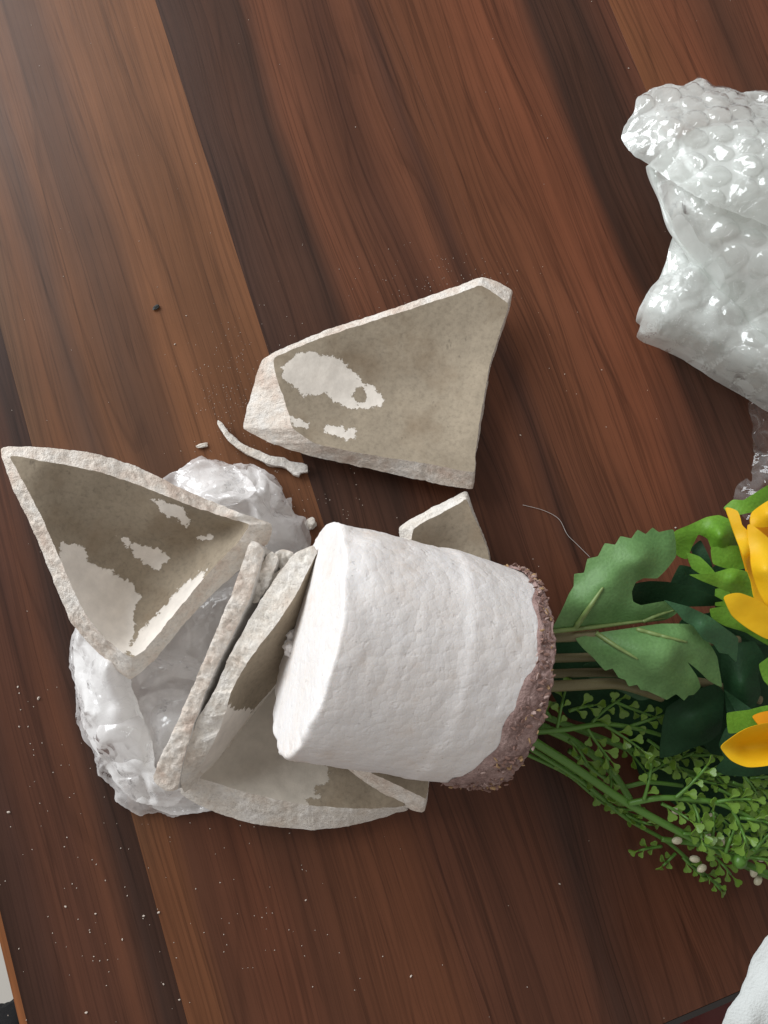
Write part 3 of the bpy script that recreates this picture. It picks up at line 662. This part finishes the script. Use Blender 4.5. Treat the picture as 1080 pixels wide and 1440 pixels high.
LS = [(1058, 560, .006), (1057, 600, .004), (1059, 640, .003), (1056, 668, .003), (1070, 660, .005), (1090, 640, .006), (1170, 640, .006), (1170, 560, .006)]
mb = MB(); sheet(mb, LS, [], 2.6, 0, bub_disp(13, .1, .05, .003), 1.0, 3, seed=7)
mb.build('loose_end', clear_m, wrap)
LS = [(1030, 704, .016), (1036, 682, .012), (1048, 673, .012), (1054, 678, .014), (1060, 652, .016), (1090, 630, .018), (1170, 640, .02), (1170, 760, .02), (1050, 730, .016)]
mb = MB(); sheet(mb, LS, [(1070, 680, .022)], 2.6, 0, bub_disp(15, .6, .12, .003), 1.0, 3, seed=9)
mb.build('loose_end', clear_m, wrap)

# ------------------------------------------------------------ artificial flowers
def leaf_mat(name, c, c2, rough=.5, tl=.25, weave=True, spec=.35):
    t = NT(name); v = t.vec('Object')
    col = t.ramp(t.noise(55, 4, .6, v), [(.3, c), (.7, c2)])
    wv = t.noise(900, 2, .5, v) if weave else t.noise(1, 1, .5, v); col = t.mix(1.0, col, t.ramp(wv, [(.3, .88), (.7, 1.08)]), 'MULTIPLY')
    t.p(Base_Color=col, Roughness=rough, Specular_IOR_Level=spec, Normal=t.bump(t.math('ADD', wv, t.math('MULTIPLY', t.noise(120, 3, .5, v), 2.0)), .3, .0006))
    tr = t.n('ShaderNodeBsdfTranslucent', {'Color': col})
    mx = t.n('ShaderNodeMixShader', {0: tl, 1: t.b.outputs[0], 2: tr.outputs[0]})
    t.t.links.new(mx.outputs[0], t.out.inputs[0])
    return t.m
leaf_back = leaf_mat('leaf_underside', (.105, .225, .070), (.15, .29, .10), .5, .15)
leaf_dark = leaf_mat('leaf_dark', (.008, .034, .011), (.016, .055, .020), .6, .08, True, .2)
leaf_mid = leaf_mat('leaf_mid', (.030, .090, .036), (.045, .13, .052), .5, .12)
leaf_lime = leaf_mat('leaf_lime', (.13, .31, .025), (.20, .42, .045), .45, .25)
petal_m = leaf_mat('yellow_petal', (.90, .54, .010), (.95, .64, .022), .5, .35, False)
petal_o = leaf_mat('orange_petal', (.88, .36, .008), (.92, .46, .012), .5, .3, False)
t = NT('stem_olive'); t.p(Base_Color=t.ramp(t.noise(150, 3), [(.3, (.12, .10, .045)), (.7, (.20, .18, .085))]), Roughness=.5); stem_o = t.m
t = NT('vein_green'); t.p(Base_Color=(.17, .24, .075), Roughness=.45); vein_m = t.m
t = NT('sprig_green'); t.p(Base_Color=t.ramp(t.noise(90, 3), [(.3, (.105, .21, .018)), (.7, (.16, .29, .035))]), Roughness=.35, Specular_IOR_Level=.5); sprig_m = t.m
t = NT('sprig_stem'); t.p(Base_Color=(.09, .215, .030), Roughness=.38); sstem_m = t.m
t = NT('berry_cream'); t.p(Base_Color=(.66, .62, .44), Roughness=.35); berry_m = t.m

spray = thing('flower_spray', 'artificial yellow flower spray with broad toothed leaves pushed into the foam', 'artificial flowers', tuple(P(930, 900, 0)))
def wav(seed, a=.0012):
    def f(p, v, e):
        p = p.copy(); p[:, 2] += a*fbm(p, 70, 2, seed); return p
    return f
def leaf(ctrl, zin, mat, nm='leaf', parent=spray, sp=5, thick=.00035, soft=.35, seed=1, wa=.0012, jit=0):
    mb = MB(); leaf.pts = sheet(mb, ctrl, zin, sp, thick, wav(seed, wa), jit, None, 0, soft, seed)
    return mb.build(nm, mat, parent)
def ridge(pts, r, mat, parent, src, nm='vein'):
    q = catmull(np.array(pts, float), 4, False, 1.0); v = src.copy(); n = len(q)
    z = np.array([np.mean(np.sort(v[np.argsort((v[:, 0]-a)**2+(v[:, 1]-b)**2)[:4], 2])[-2:]) for a, b in P(q[:, 0], q[:, 1], q[:, 2])[:, :2]])
    c = P(q[:, 0], q[:, 1], z); z = np.array([np.mean(v[np.argsort(((v[:, :2]-p[:2])**2).sum(1))[:4], 2]) for p in c]); c = P(q[:, 0], q[:, 1], z+r*.25); mb = MB()
    tube(mb, c, r*(1-.65*(np.linspace(0, 1, n))**2), 8); mb.build(nm, mat, parent, origin=spray.location)
    return
big = leaf([(776, 886, .054), (784, 868, .056), (799, 836, .058), (807, 824, .058), (808, 807, .059), (822, 805, .060), (826, 786, .060), (841, 782, .061), (851, 764, .061), (865, 766, .062), (873, 754, .062), (888, 757, .063), (897, 745, .063), (908, 751, .063), (918, 742, .063), (927, 748, .063), (947, 745, .062), (950, 782, .062),
            (938, 800, .062), (925, 813, .061), (906, 813, .060), (893, 819, .060), (887, 832, .060), (889, 846, .060), (900, 851, .060), (918, 848, .061), (940, 845, .061), (952, 862, .058), (936, 872, .056), (880, 878, .054), (810, 884, .053)],
           [(860, 820, .066), (900, 790, .067), (830, 850, .062)], leaf_back, sp=5, seed=2, wa=.0016)
bigp = leaf.pts
low = leaf([(810, 898, .054), (840, 890, .055), (880, 884, .056), (930, 877, .057), (972, 878, .058), (990, 895, .057), (1008, 925, .055), (1016, 966, .052), (996, 956, .054), (968, 931, .058), (980, 952, .055), (985, 966, .053), (976, 977, .052), (968, 978, .052), (962, 985, .051),
            (950, 976, .052), (937, 984, .052), (926, 979, .053), (911, 972, .054), (901, 970, .055), (896, 963, .055), (884, 965, .055), (879, 956, .055), (870, 953, .055), (862, 940, .055), (852, 943, .055), (836, 926, .054), (820, 912, .054)],
           [(900, 920, .062), (940, 930, .064), (930, 955, .058), (980, 910, .060), (860, 910, .058)], leaf_back, sp=5, seed=5, wa=.0016)
lowp = leaf.pts
ridge([(808, 884, .0625), (825, 860, .0665), (848, 826, .070)], 0.00115, vein_m, big, bigp); ridge([(776, 888, .056), (850, 880, .057), (936, 869, .060)], 0.00094, vein_m, big, bigp)
ridge([(904, 874, .058), (925, 865, .060), (948, 858, .061)], 0.00079, vein_m, big, bigp)
ridge([(838, 890, .057), (865, 908, .0615), (897, 927, .0645)], 0.00101, vein_m, low, lowp); ridge([(896, 885, .060), (925, 893, .063), (966, 903, .0645)], 0.00094, vein_m, low, lowp)
for c, r in (([(768, 897, .050), (800, 896, .051), (842, 892, .053)], .0019), ([(762, 966, .046), (820, 963, .045), (870, 962, .043), (930, 980, .035)], .0022),
             ([(765, 926, .042), (860, 922, .042), (960, 905, .044), (1040, 900, .046)], .0018), ([(765, 948, .038), (860, 946, .038), (990, 960, .038), (1070, 985, .040)], .0018)):
    mb = MB(); tube(mb, path(c), r, 10); mb.build('stem', stem_o, spray)
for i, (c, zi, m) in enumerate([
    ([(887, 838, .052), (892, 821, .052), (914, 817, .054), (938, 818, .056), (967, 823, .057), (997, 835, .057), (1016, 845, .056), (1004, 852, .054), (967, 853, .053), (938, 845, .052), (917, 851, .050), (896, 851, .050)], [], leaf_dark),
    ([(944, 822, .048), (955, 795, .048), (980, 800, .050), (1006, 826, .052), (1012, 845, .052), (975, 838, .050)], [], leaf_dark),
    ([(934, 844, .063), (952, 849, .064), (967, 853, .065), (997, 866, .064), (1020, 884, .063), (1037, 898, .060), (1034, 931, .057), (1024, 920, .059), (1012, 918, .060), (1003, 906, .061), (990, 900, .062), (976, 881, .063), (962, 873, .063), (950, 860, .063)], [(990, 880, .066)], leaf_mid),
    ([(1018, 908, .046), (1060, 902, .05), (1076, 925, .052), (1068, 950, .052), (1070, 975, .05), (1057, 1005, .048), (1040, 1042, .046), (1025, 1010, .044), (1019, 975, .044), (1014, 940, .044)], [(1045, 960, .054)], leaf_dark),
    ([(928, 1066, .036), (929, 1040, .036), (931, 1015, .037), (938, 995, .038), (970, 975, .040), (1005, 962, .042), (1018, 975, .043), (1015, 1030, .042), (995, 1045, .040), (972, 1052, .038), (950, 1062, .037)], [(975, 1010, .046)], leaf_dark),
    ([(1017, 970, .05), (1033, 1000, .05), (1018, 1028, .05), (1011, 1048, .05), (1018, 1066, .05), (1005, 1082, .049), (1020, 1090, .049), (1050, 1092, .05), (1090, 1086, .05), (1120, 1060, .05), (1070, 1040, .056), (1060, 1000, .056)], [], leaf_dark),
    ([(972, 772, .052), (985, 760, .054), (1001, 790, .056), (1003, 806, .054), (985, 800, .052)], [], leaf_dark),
    ([(960, 870, .030), (1080, 850, .032), (1120, 920, .032), (1110, 1060, .030), (1000, 1060, .028), (960, 990, .028), (940, 920, .028)], [(1040, 960, .036)], leaf_dark),  # from here the leaf_dark sheets are added fill, dark in place of deep shade
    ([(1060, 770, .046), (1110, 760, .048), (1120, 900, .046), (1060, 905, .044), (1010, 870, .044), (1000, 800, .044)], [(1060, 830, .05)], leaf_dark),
    ([(770, 905, .022), (860, 900, .024), (1000, 905, .026), (1015, 1000, .024), (960, 1050, .020), (880, 1030, .016), (800, 1010, .016), (768, 960, .020)], [], leaf_dark),  # added backing under the stems, near-black for shade, hides the table
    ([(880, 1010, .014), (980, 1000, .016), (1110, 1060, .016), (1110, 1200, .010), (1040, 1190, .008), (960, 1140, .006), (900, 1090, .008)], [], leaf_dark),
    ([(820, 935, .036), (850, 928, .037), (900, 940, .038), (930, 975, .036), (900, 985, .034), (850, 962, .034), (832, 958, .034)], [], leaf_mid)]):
    leaf(c, zi, m, seed=20+i)
for i, (c, zi) in enumerate([
    ([(948, 748, .056), (970, 738, .058), (994, 727, .060), (1012, 724, .061), (1028, 732, .062), (1036, 765, .060), (1030, 790, .058), (1006, 786, .056), (996, 758, .058), (982, 752, .058), (966, 786, .054), (952, 780, .054)], [(1010, 755, .066)]),
    ([(1018, 714, .062), (1030, 703, .064), (1046, 703, .066), (1085, 680, .068), (1120, 690, .068), (1090, 715, .066), (1050, 722, .066), (1030, 726, .064)], []),
    ([(965, 777, .058), (985, 783, .060), (1007, 806, .061), (988, 808, .059), (973, 799, .058)], []),
    ([(970, 808, .066), (997, 807, .066), (1027, 799, .067), (1051, 804, .068), (1064, 840, .066), (1033, 835, .064), (1009, 826, .064), (988, 818, .065)], [(1030, 815, .069)]),
    ([(1000, 770, .060), (1042, 768, .063), (1052, 798, .062), (1027, 801, .060), (1003, 793, .059)], []),
    ([(1000, 856, .058), (1027, 853, .060), (1056, 880, .060), (1078, 897, .058), (1082, 908, .056), (1050, 890, .056), (1021, 881, .056), (1003, 870, .057)], []),
    ([(1007, 828, .056), (1024, 828, .058), (1031, 852, .057), (1006, 852, .055)], []),
    ([(1068, 934, .058), (1095, 918, .060), (1095, 975, .058), (1075, 957, .057)], []),
    ([(1023, 1003, .058), (1053, 998, .060), (1080, 992, .062), (1088, 1005, .062), (1063, 1020, .060), (1040, 1030, .058), (1025, 1031, .057)], []),
    ([(1062, 1004, .063), (1095, 996, .064), (1095, 1022, .063), (1066, 1024, .062)], [])]):
    leaf(c, zi, leaf_lime, 'sepal', seed=40+i)
def flower(pets, lab=None):
    f = bpy.data.objects.new('flower', None); COL.objects.link(f); f.parent = spray; f.empty_display_size = .01
    for i, (c, zi, m) in enumerate(pets):
        mb = MB(); sheet(mb, c, zi, 4, .0005, wav(70+i, .0008), 0, None, 0, .7, 70+i)
        mb.build('petal', m, f, origin=spray.location)
    return f
flower([([(1021, 714, .070), (1037, 719, .072), (1043, 738, .073), (1053, 749, .074), (1057, 784, .074), (1076, 852, .072), (1062, 841, .072), (1056, 814, .072), (1036, 758, .072), (1028, 737, .071)], [(1048, 780, .077)], petal_m),
        ([(1053, 738, .076), (1068, 745, .078), (1090, 770, .079), (1105, 870, .078), (1080, 858, .077), (1062, 816, .077), (1055, 780, .076)], [(1075, 800, .084)], petal_m),
        ([(1058, 720, .072), (1085, 702, .075), (1110, 706, .076), (1110, 735, .076), (1068, 742, .074), (1056, 738, .073)], [(1080, 722, .079)], petal_m),
        ([(1018, 841, .075), (1027, 835, .077), (1041, 834, .079), (1065, 843, .080), (1085, 858, .080), (1110, 890, .078), (1082, 899, .076), (1056, 886, .075), (1030, 865, .074)], [(1050, 858, .077)], petal_m),
        ([(1040, 760, .066), (1080, 740, .068), (1120, 800, .068), (1110, 880, .066), (1070, 860, .066)], [], petal_o)])
flower([([(1015, 1051, .070), (1030, 1037, .073), (1053, 1023, .076), (1085, 1017, .077), (1120, 1040, .077), (1090, 1074, .076), (1053, 1079, .074), (1030, 1070, .072)], [(1045, 1048, .066), (1075, 1048, .066), (1100, 1048, .067)], petal_m),
        ([(1058, 1008, .066), (1090, 1000, .067), (1120, 1030, .067), (1090, 1040, .068)], [], petal_o)])

# ferny sprigs
def leaflet_mesh():
    me = bpy.data.meshes.new('leaflet')
    o = [(0, 0), (.08, .035), (.32, .05), (.52, .14), (.70, .29), (.85, .33), (.96, .25), (1.0, .10), (.95, 0)]
    up = [(x, y, .05*math.sin(x*3)+.05*y) for x, y in o]; dn = [(x, -y, .05*math.sin(x*3)+.05*y) for x, y in o[1:-1]]
    v = up+dn[::-1]; n = len(v); v2 = [(x, y, z-.07) for x, y, z in v]
    mid = [(.5, 0, .0), (.5, 0, -.07)]
    vv = v+v2+mid
    f = [(i, (i+1) % n, 2*n)[::-1] for i in range(n)]+[(n+i, n+(i+1) % n, 2*n+1) for i in range(n)]+[(i, (i+1) % n, n+(i+1) % n, n+i) for i in range(n)]
    me.from_pydata(vv, [], f); me.materials.append(sprig_m); me.update(); return me
LM = leaflet_mesh(); NLEAF = [0]
def branchlet(sprig, a, d, ln, n, rr, scale=1.0):
    """a short twig with spade leaflets along both sides: a base (pixel, z), d direction in pixels"""
    ax, ay, az = a; d = np.array(d, float)/np.hypot(*d); nrm2 = np.array((-d[1], d[0])); bend = rr.uniform(-.25, .25)
    pts = []; 
    for k in range(7):
        u = k/6; q = np.array((ax, ay))+d*ln*u+nrm2*bend*ln*u*u
        pts.append((q[0], q[1], az+.004*u*rr.uniform(.2, 1.2)))
    c = path(pts, 4); mb = MB(); tube(mb, c, np.linspace(.0008, .0005, len(c)), 6)
    b = mb.build('twig', sstem_m, sprig)
    for k in range(n):
        u = (k+1)/(n) if k < n-1 else 1.0
        i = min(len(c)-1, int(u*(len(c)-1))); T = nrm(c[min(i+1, len(c)-1)]-c[max(i-1, 0)])
        side = (-1, 1)[k % 2] if k < n-1 else 0
        Nn = np.array((rr.uniform(-.45, .45), rr.uniform(-.45, .45), 1.0)); Nn = nrm(Nn); sd = nrm(np.cross(Nn, T))
        D = nrm(T*math.cos(.75*side)+sd*math.sin(.75*side)+np.array((0, 0, rr.uniform(-.2, .35)))); Y = nrm(np.cross(Nn, D)); Z = np.cross(D, Y)
        s = .0056*scale*rr.uniform(.75, 1.2)
        o = bpy.data.objects.new('leaflet', LM); COL.objects.link(o); o.parent = b
        p = c[i]-np.array(sprig.location)
        o.matrix_local = Matrix([[D[r]*s, Y[r]*s*rr.uniform(.9, 1.1), Z[r]*s, p[r]] for r in range(3)]+[[0, 0, 0, 1]])
        NLEAF[0] += 1
def sprig(label, stems, twigs, seed, group='green ferny sprigs stuck in the foam', berries=(), node=()):
    base = P(stems[0][0][0][0], stems[0][0][0][1], 0)
    s = thing('fern_sprig', label, 'artificial greenery', tuple(base), group); rr = random.Random(seed)
    for c, r in stems:
        q = path(c); mb = MB(); tube(mb, q, np.linspace(r, r*.7, len(q)), 10); mb.build('stem', sstem_m, s)
    for a, d, ln, n, *sc in twigs: branchlet(s, a, d, ln, n, rr, sc[0] if sc else 1.0)
    for x, y, z in node: mb = MB(); blob(mb, P(x, y, z), .0030, .05, 1, 3, 0, smooth=True); mb.build('stem_node', sstem_m, s)
    for x, y, z in berries:
        mb = MB(); blob(mb, P(x, y, z), .0017, .05, x, 3, 0, (1.35, .9, .9), Matrix.Rotation(x, 4, 'Z'), True); mb.build('berry', berry_m, s)
    return s
sprig('long thick stemmed ferny sprig running diagonally below the big leaf',
      [([(740, 1036, .034), (800, 1074, .034), (880, 1128, .034), (960, 1172, .034), (1042, 1212, .034), (1120, 1245, .034)], .0019),
       ([(884, 1130, .036), (930, 1122, .040), (1000, 1127, .043), (1040, 1142, .044), (1100, 1178, .044)], .0012),
       ([(1042, 1212, .036), (1062, 1196, .040), (1110, 1178, .042)], .0013)],
      [((905, 1125, .040), (.35, -1), 52, 5), ((950, 1122, .043), (.75, -.62), 62, 6), ((1008, 1128, .044), (.95, -.25), 48, 6), ((930, 1130, .038), (.8, .35), 45, 5), ((975, 1130, .040), (.4, .9), 50, 5),
       ((1030, 1140, .044), (.5, .85), 55, 6), ((1000, 1190, .038), (.2, -1), 48, 5), ((1020, 1200, .038), (.3, -1), 60, 6), ((1050, 1205, .040), (.9, .1), 40, 5), ((960, 1172, .036), (.9, .1), 45, 5),
       ((1040, 1150, .045), (1, .1), 50, 5), ((985, 1185, .036), (.9, .35), 42, 5), ((1062, 1196, .042), (.5, -.8), 40, 5)], 3,
      node=[(1040, 1211, .036)])
sprig('shaded ferny sprig under the big leaf, close to the brown crust',
      [([(752, 1030, .032), (800, 1025, .032), (850, 1018, .030), (910, 1028, .028), (960, 1045, .026)], .0012),
       ([(758, 1020, .026), (810, 1045, .024), (860, 1085, .022), (886, 1124, .022)], .0020),
       ([(800, 1055, .022), (870, 1105, .020), (910, 1100, .022), (960, 1105, .022)], .0012)],
      [((783, 1028, .032), (.15, -1), 60, 5), ((775, 1010, .03), (-.5, -.8), 38, 4), ((800, 1000, .030), (.8, -.3), 35, 4), ((830, 1020, .030), (.6, -.8), 55, 5), ((850, 1020, .030), (.9, .5), 60, 6), ((826, 1024, .030), (.5, .85), 55, 6), ((800, 1040, .026), (.7, .6), 45, 5),
       ((880, 1024, .028), (.9, -.35), 55, 5), ((850, 1060, .024), (.4, .9), 50, 5), ((890, 1060, .022), (.9, .1), 45, 5), ((910, 1040, .026), (.8, .5), 60, 6), ((860, 985, .026), (.9, .4), 60, 5), ((900, 1095, .022), (.8, -.5), 50, 5)], 5)
sprig('low ferny sprig with cream berries trailing onto the wood at the lower right',
      [([(745, 1052, .018), (820, 1100, .014), (880, 1150, .010), (940, 1185, .008), (985, 1225, .006), (1020, 1252, .004)], .0011),
       ([(740, 1060, .014), (800, 1090, .010), (850, 1130, .008), (900, 1150, .007)], .0010),
       ([(930, 1180, .012), (990, 1190, .014), (1060, 1225, .014), (1120, 1250, .014)], .0012)],
      [((775, 1068, .014), (.9, .6), 40, 5, .8), ((800, 1085, .012), (.9, .35), 45, 5, .8), ((830, 1112, .010), (.8, .6), 42, 5, .8), ((850, 1130, .009), (.9, .4), 45, 5, .8), ((905, 1160, .008), (-.8, -.2), 30, 4, .8), ((930, 1190, .008), (-.9, .1), 32, 5, .8), ((950, 1200, .007), (-.5, .5), 25, 4, .8),
       ((960, 1205, .007), (.6, .7), 40, 6, .8), ((985, 1225, .006), (.8, .5), 38, 7, .8), ((940, 1160, .012), (.9, .4), 55, 6), ((990, 1195, .014), (.9, .5), 50, 6), ((1010, 1205, .014), (.9, -.3), 50, 6), ((880, 1145, .010), (.8, .5), 40, 5, .8)], 7,
      berries=[(977, 1208, .012), (987, 1221, .011), (952, 1140, .024), (952, 1182, .016), (1017, 1182, .028), (993, 1176, .026), (1006, 1184, .024), (1000, 1150, .022), (1072, 1205, .026), (1060, 1226, .016), (1066, 1238, .012), (990, 1160, .02)])
sprig('leafy green sprig tucked beneath the dark leaves at the right',
      [([(760, 1005, .020), (850, 1040, .018), (950, 1080, .018), (1040, 1105, .020), (1120, 1125, .022)], .0015),
       ([(765, 990, .016), (880, 1000, .014), (1000, 1060, .016), (1110, 1090, .018)], .0012)],
      [((930, 1075, .022), (.9, -.3), 50, 6), ((960, 1085, .022), (.8, .5), 50, 6), ((1000, 1092, .024), (.9, -.2), 50, 6), ((1030, 1100, .026), (.9, .4), 50, 6), ((1045, 1112, .028), (.8, -.2), 40, 6), ((1050, 1125, .03), (.8, .6), 45, 6), ((985, 1070, .022), (.7, .7), 45, 5), ((1060, 1150, .03), (.7, .7), 40, 5),
       ((870, 1045, .018), (.8, .6), 50, 5), ((900, 1010, .016), (.8, .5), 50, 5), ((1055, 1095, .03), (.9, -.1), 40, 5),
       ((940, 1120, .026), (.9, .3), 50, 6), ((1000, 1140, .030), (.8, .6), 50, 6), ((1030, 1165, .032), (.9, .2), 45, 6), ((975, 1150, .028), (.6, .8), 45, 5), ((1050, 1180, .034), (.8, .5), 40, 6), ((1010, 1110, .03), (.9, .4), 50, 6), ((960, 1060, .024), (.9, .2), 50, 6), ((1040, 1085, .03), (.7, .7), 40, 6)], 9)

# ------------------------------------------------------------ cloth, things past the table edges
t = NT('white_cloth'); v = t.vec('Object')
t.p(Base_Color=(.64, .67, .66), Roughness=.9, Normal=t.bump(t.math('ADD', t.noise(160, 4, .6, v), t.noise(1200, 2, .5, v)), .35, .0012)); cloth_m = t.m
mb = MB()
def cl(p, v, e):
    p = p.copy(); p[:, 2] += crumple(p, 33, (.09, .05, .022), .035, .006, 2); return p
sheet(mb, [(1014, 1450, .055), (1026, 1420, .057), (1042, 1396, .058), (1056, 1374, .06), (1066, 1348, .061), (1086, 1322, .062), (1160, 1262, .06), (1220, 1320, .05), (1200, 1520, .045), (1000, 1540, .045), (1000, 1480, .05)],
      [(1080, 1400, .064), (1120, 1350, .066), (1060, 1450, .060)], 4, .001, cl, 1.0, None, 0, .4)
tag(mb.build('cloth', cloth_m, None, origin=tuple(P(1080, 1400, 0))), 'white crumpled cloth at the lower right corner of the table', 'cloth')
t = NT('maroon_fabric'); t.p(Base_Color=t.ramp(t.noise(14, 2, .5, t.vec('Object')), [(.42, (.16, .035, .035)), (.55, (.32, .25, .24))]), Roughness=.6)
mb = MB(); sheet(mb, [(930, 1470, -.05), (940, 1436, -.05), (985, 1408, -.05), (1045, 1380, -.05), (1110, 1400, -.05), (1120, 1520, -.05), (950, 1540, -.05)], [(1030, 1440, -.035)], 8, .004, cl)
tag(mb.build('folded_fabric', t.m, None, origin=tuple(P(1030, 1440, -.06))), 'maroon and grey folded fabric just below the near edge of the table', 'fabric')
t = NT('black_fabric'); t.p(Base_Color=(.012, .011, .013), Roughness=.9, Normal=t.bump(t.noise(300, 4), .9, .004))
mb = MB(); sheet(mb, [(-40, 1420, -.3), (0, 1418, -.3), (12, 1412, -.3), (26, 1408, -.3), (60, 1420, -.32), (70, 1520, -.32), (-40, 1520, -.3)], [(10, 1450, -.28)], 5, .01, cl, 2.0, 3)
tag(mb.build('black_cloth', t.m, None, origin=tuple(P(10, 1450, -.33))), 'black fabric below the left edge of the table in the bottom corner', 'fabric')

# ------------------------------------------------------------ crumbs and specks
mb = MB(); r_ = random.Random(11)
def crumb(x, y, r, mi=0):
    blob(mb, P(x, y, r*.5), r, .5, r_.random()*90, 1, mi, (1.3, .9, .7), Matrix.Rotation(r_.uniform(0, 3), 4, 'Z'))
for _ in range(85): crumb(r_.gauss(110, 90), r_.gauss(1180, 170), r_.uniform(.00010, .00027)*(1 if r_.random() < .92 else 1.7))
for _ in range(60): crumb(r_.gauss(310, 130), r_.gauss(1270, 90), r_.uniform(.00009, .00024))
for _ in range(150): crumb(r_.uniform(0, 1080), r_.uniform(0, 1440), r_.uniform(.00009, .00022))
for _ in range(110): crumb(r_.gauss(630, 60), r_.gauss(392, 22), r_.uniform(.00008, .0002))
for _ in range(260): crumb(r_.gauss(335, 40), r_.gauss(560, 50), r_.uniform(.00007, .00018))
for _ in range(60): crumb(r_.gauss(430, 40), r_.gauss(700, 40), r_.uniform(.00009, .00025))
for x, y, r in ((246, 484, .0006), (262, 444, .0005), (884, 96, .0006), (950, 742, .0007), (787, 1243, .0007), (578, 1373, .0008), (92, 1275, .0007), (202, 1288, .0007), (223, 1283, .0008), (172, 1321, .0006), (121, 1424, .0008), (252, 1406, .0007), (230, 1384, .0006), (732, 612, .0006), (54, 982, .0011), (846, 520, .0005), (794, 526, .0005), (458, 1106, .0006), (430, 1266, .0006), (25, 966, .0006), (27, 975, .0005), (27, 1022, .0006), (12, 1142, .0009)):
    crumb(x, y, r*.6)
t = NT('plaster_crumb'); t.p(Base_Color=(.58, .50, .43), Roughness=.9)
o = mb.build('plaster_crumbs', t.m); o['kind'] = 'stuff'; o['label'] = 'fine white plaster crumbs scattered over the wood'; o['category'] = 'crumbs'
for x, y, r, st, rot, lab in ((285, 627, .0013, (2.0, .8, .7), .2, 'small white grain on the wood above the clear bag'), (437, 737, .0024, (1.1, 1, .8), 1.2, 'cream crumb on the wood between the bag and the foam block')):
    mb = MB(); blob(mb, (0, 0, r*.7), r, .4, x, 3, 0, st, Matrix.Rotation(rot, 4, 'Z')); o = mb.build('crumb', [frac], None)
    o.location = tuple(P(x, y, 0)); tag(o, lab, 'crumb')
t = NT('dark_grit'); t.p(Base_Color=(.03, .035, .035), Roughness=.7)
mb = MB(); blob(mb, (0, 0, .0007), .0013, .4, 3, 2, 0, (1.5, .8, .6), Matrix.Rotation(.6, 4, 'Z')); o = mb.build('grit', t.m, None); o.location = tuple(P(220, 433, 0)); tag(o, 'tiny black chip on the orange brown strip left of the lone shard', 'chip')
t = NT('pale_fibre'); t.p(Base_Color=(.62, .58, .55), Roughness=.5)
mb = MB(); tube(mb, path([(735, 710, .0004), (765, 718, .0006), (786, 730, .0006), (798, 752, .0006), (812, 766, .0006), (830, 784, .0006)], 4), .00010, 6)
tag(mb.build('fibre', t.m, None, origin=tuple(P(790, 745, 0))), 'fine pale thread on the wood above the big leaf', 'thread')
t = NT('scratch_pale'); t.p(Base_Color=(.22, .17, .13), Roughness=.6)
print('leaflets', NLEAF[0])
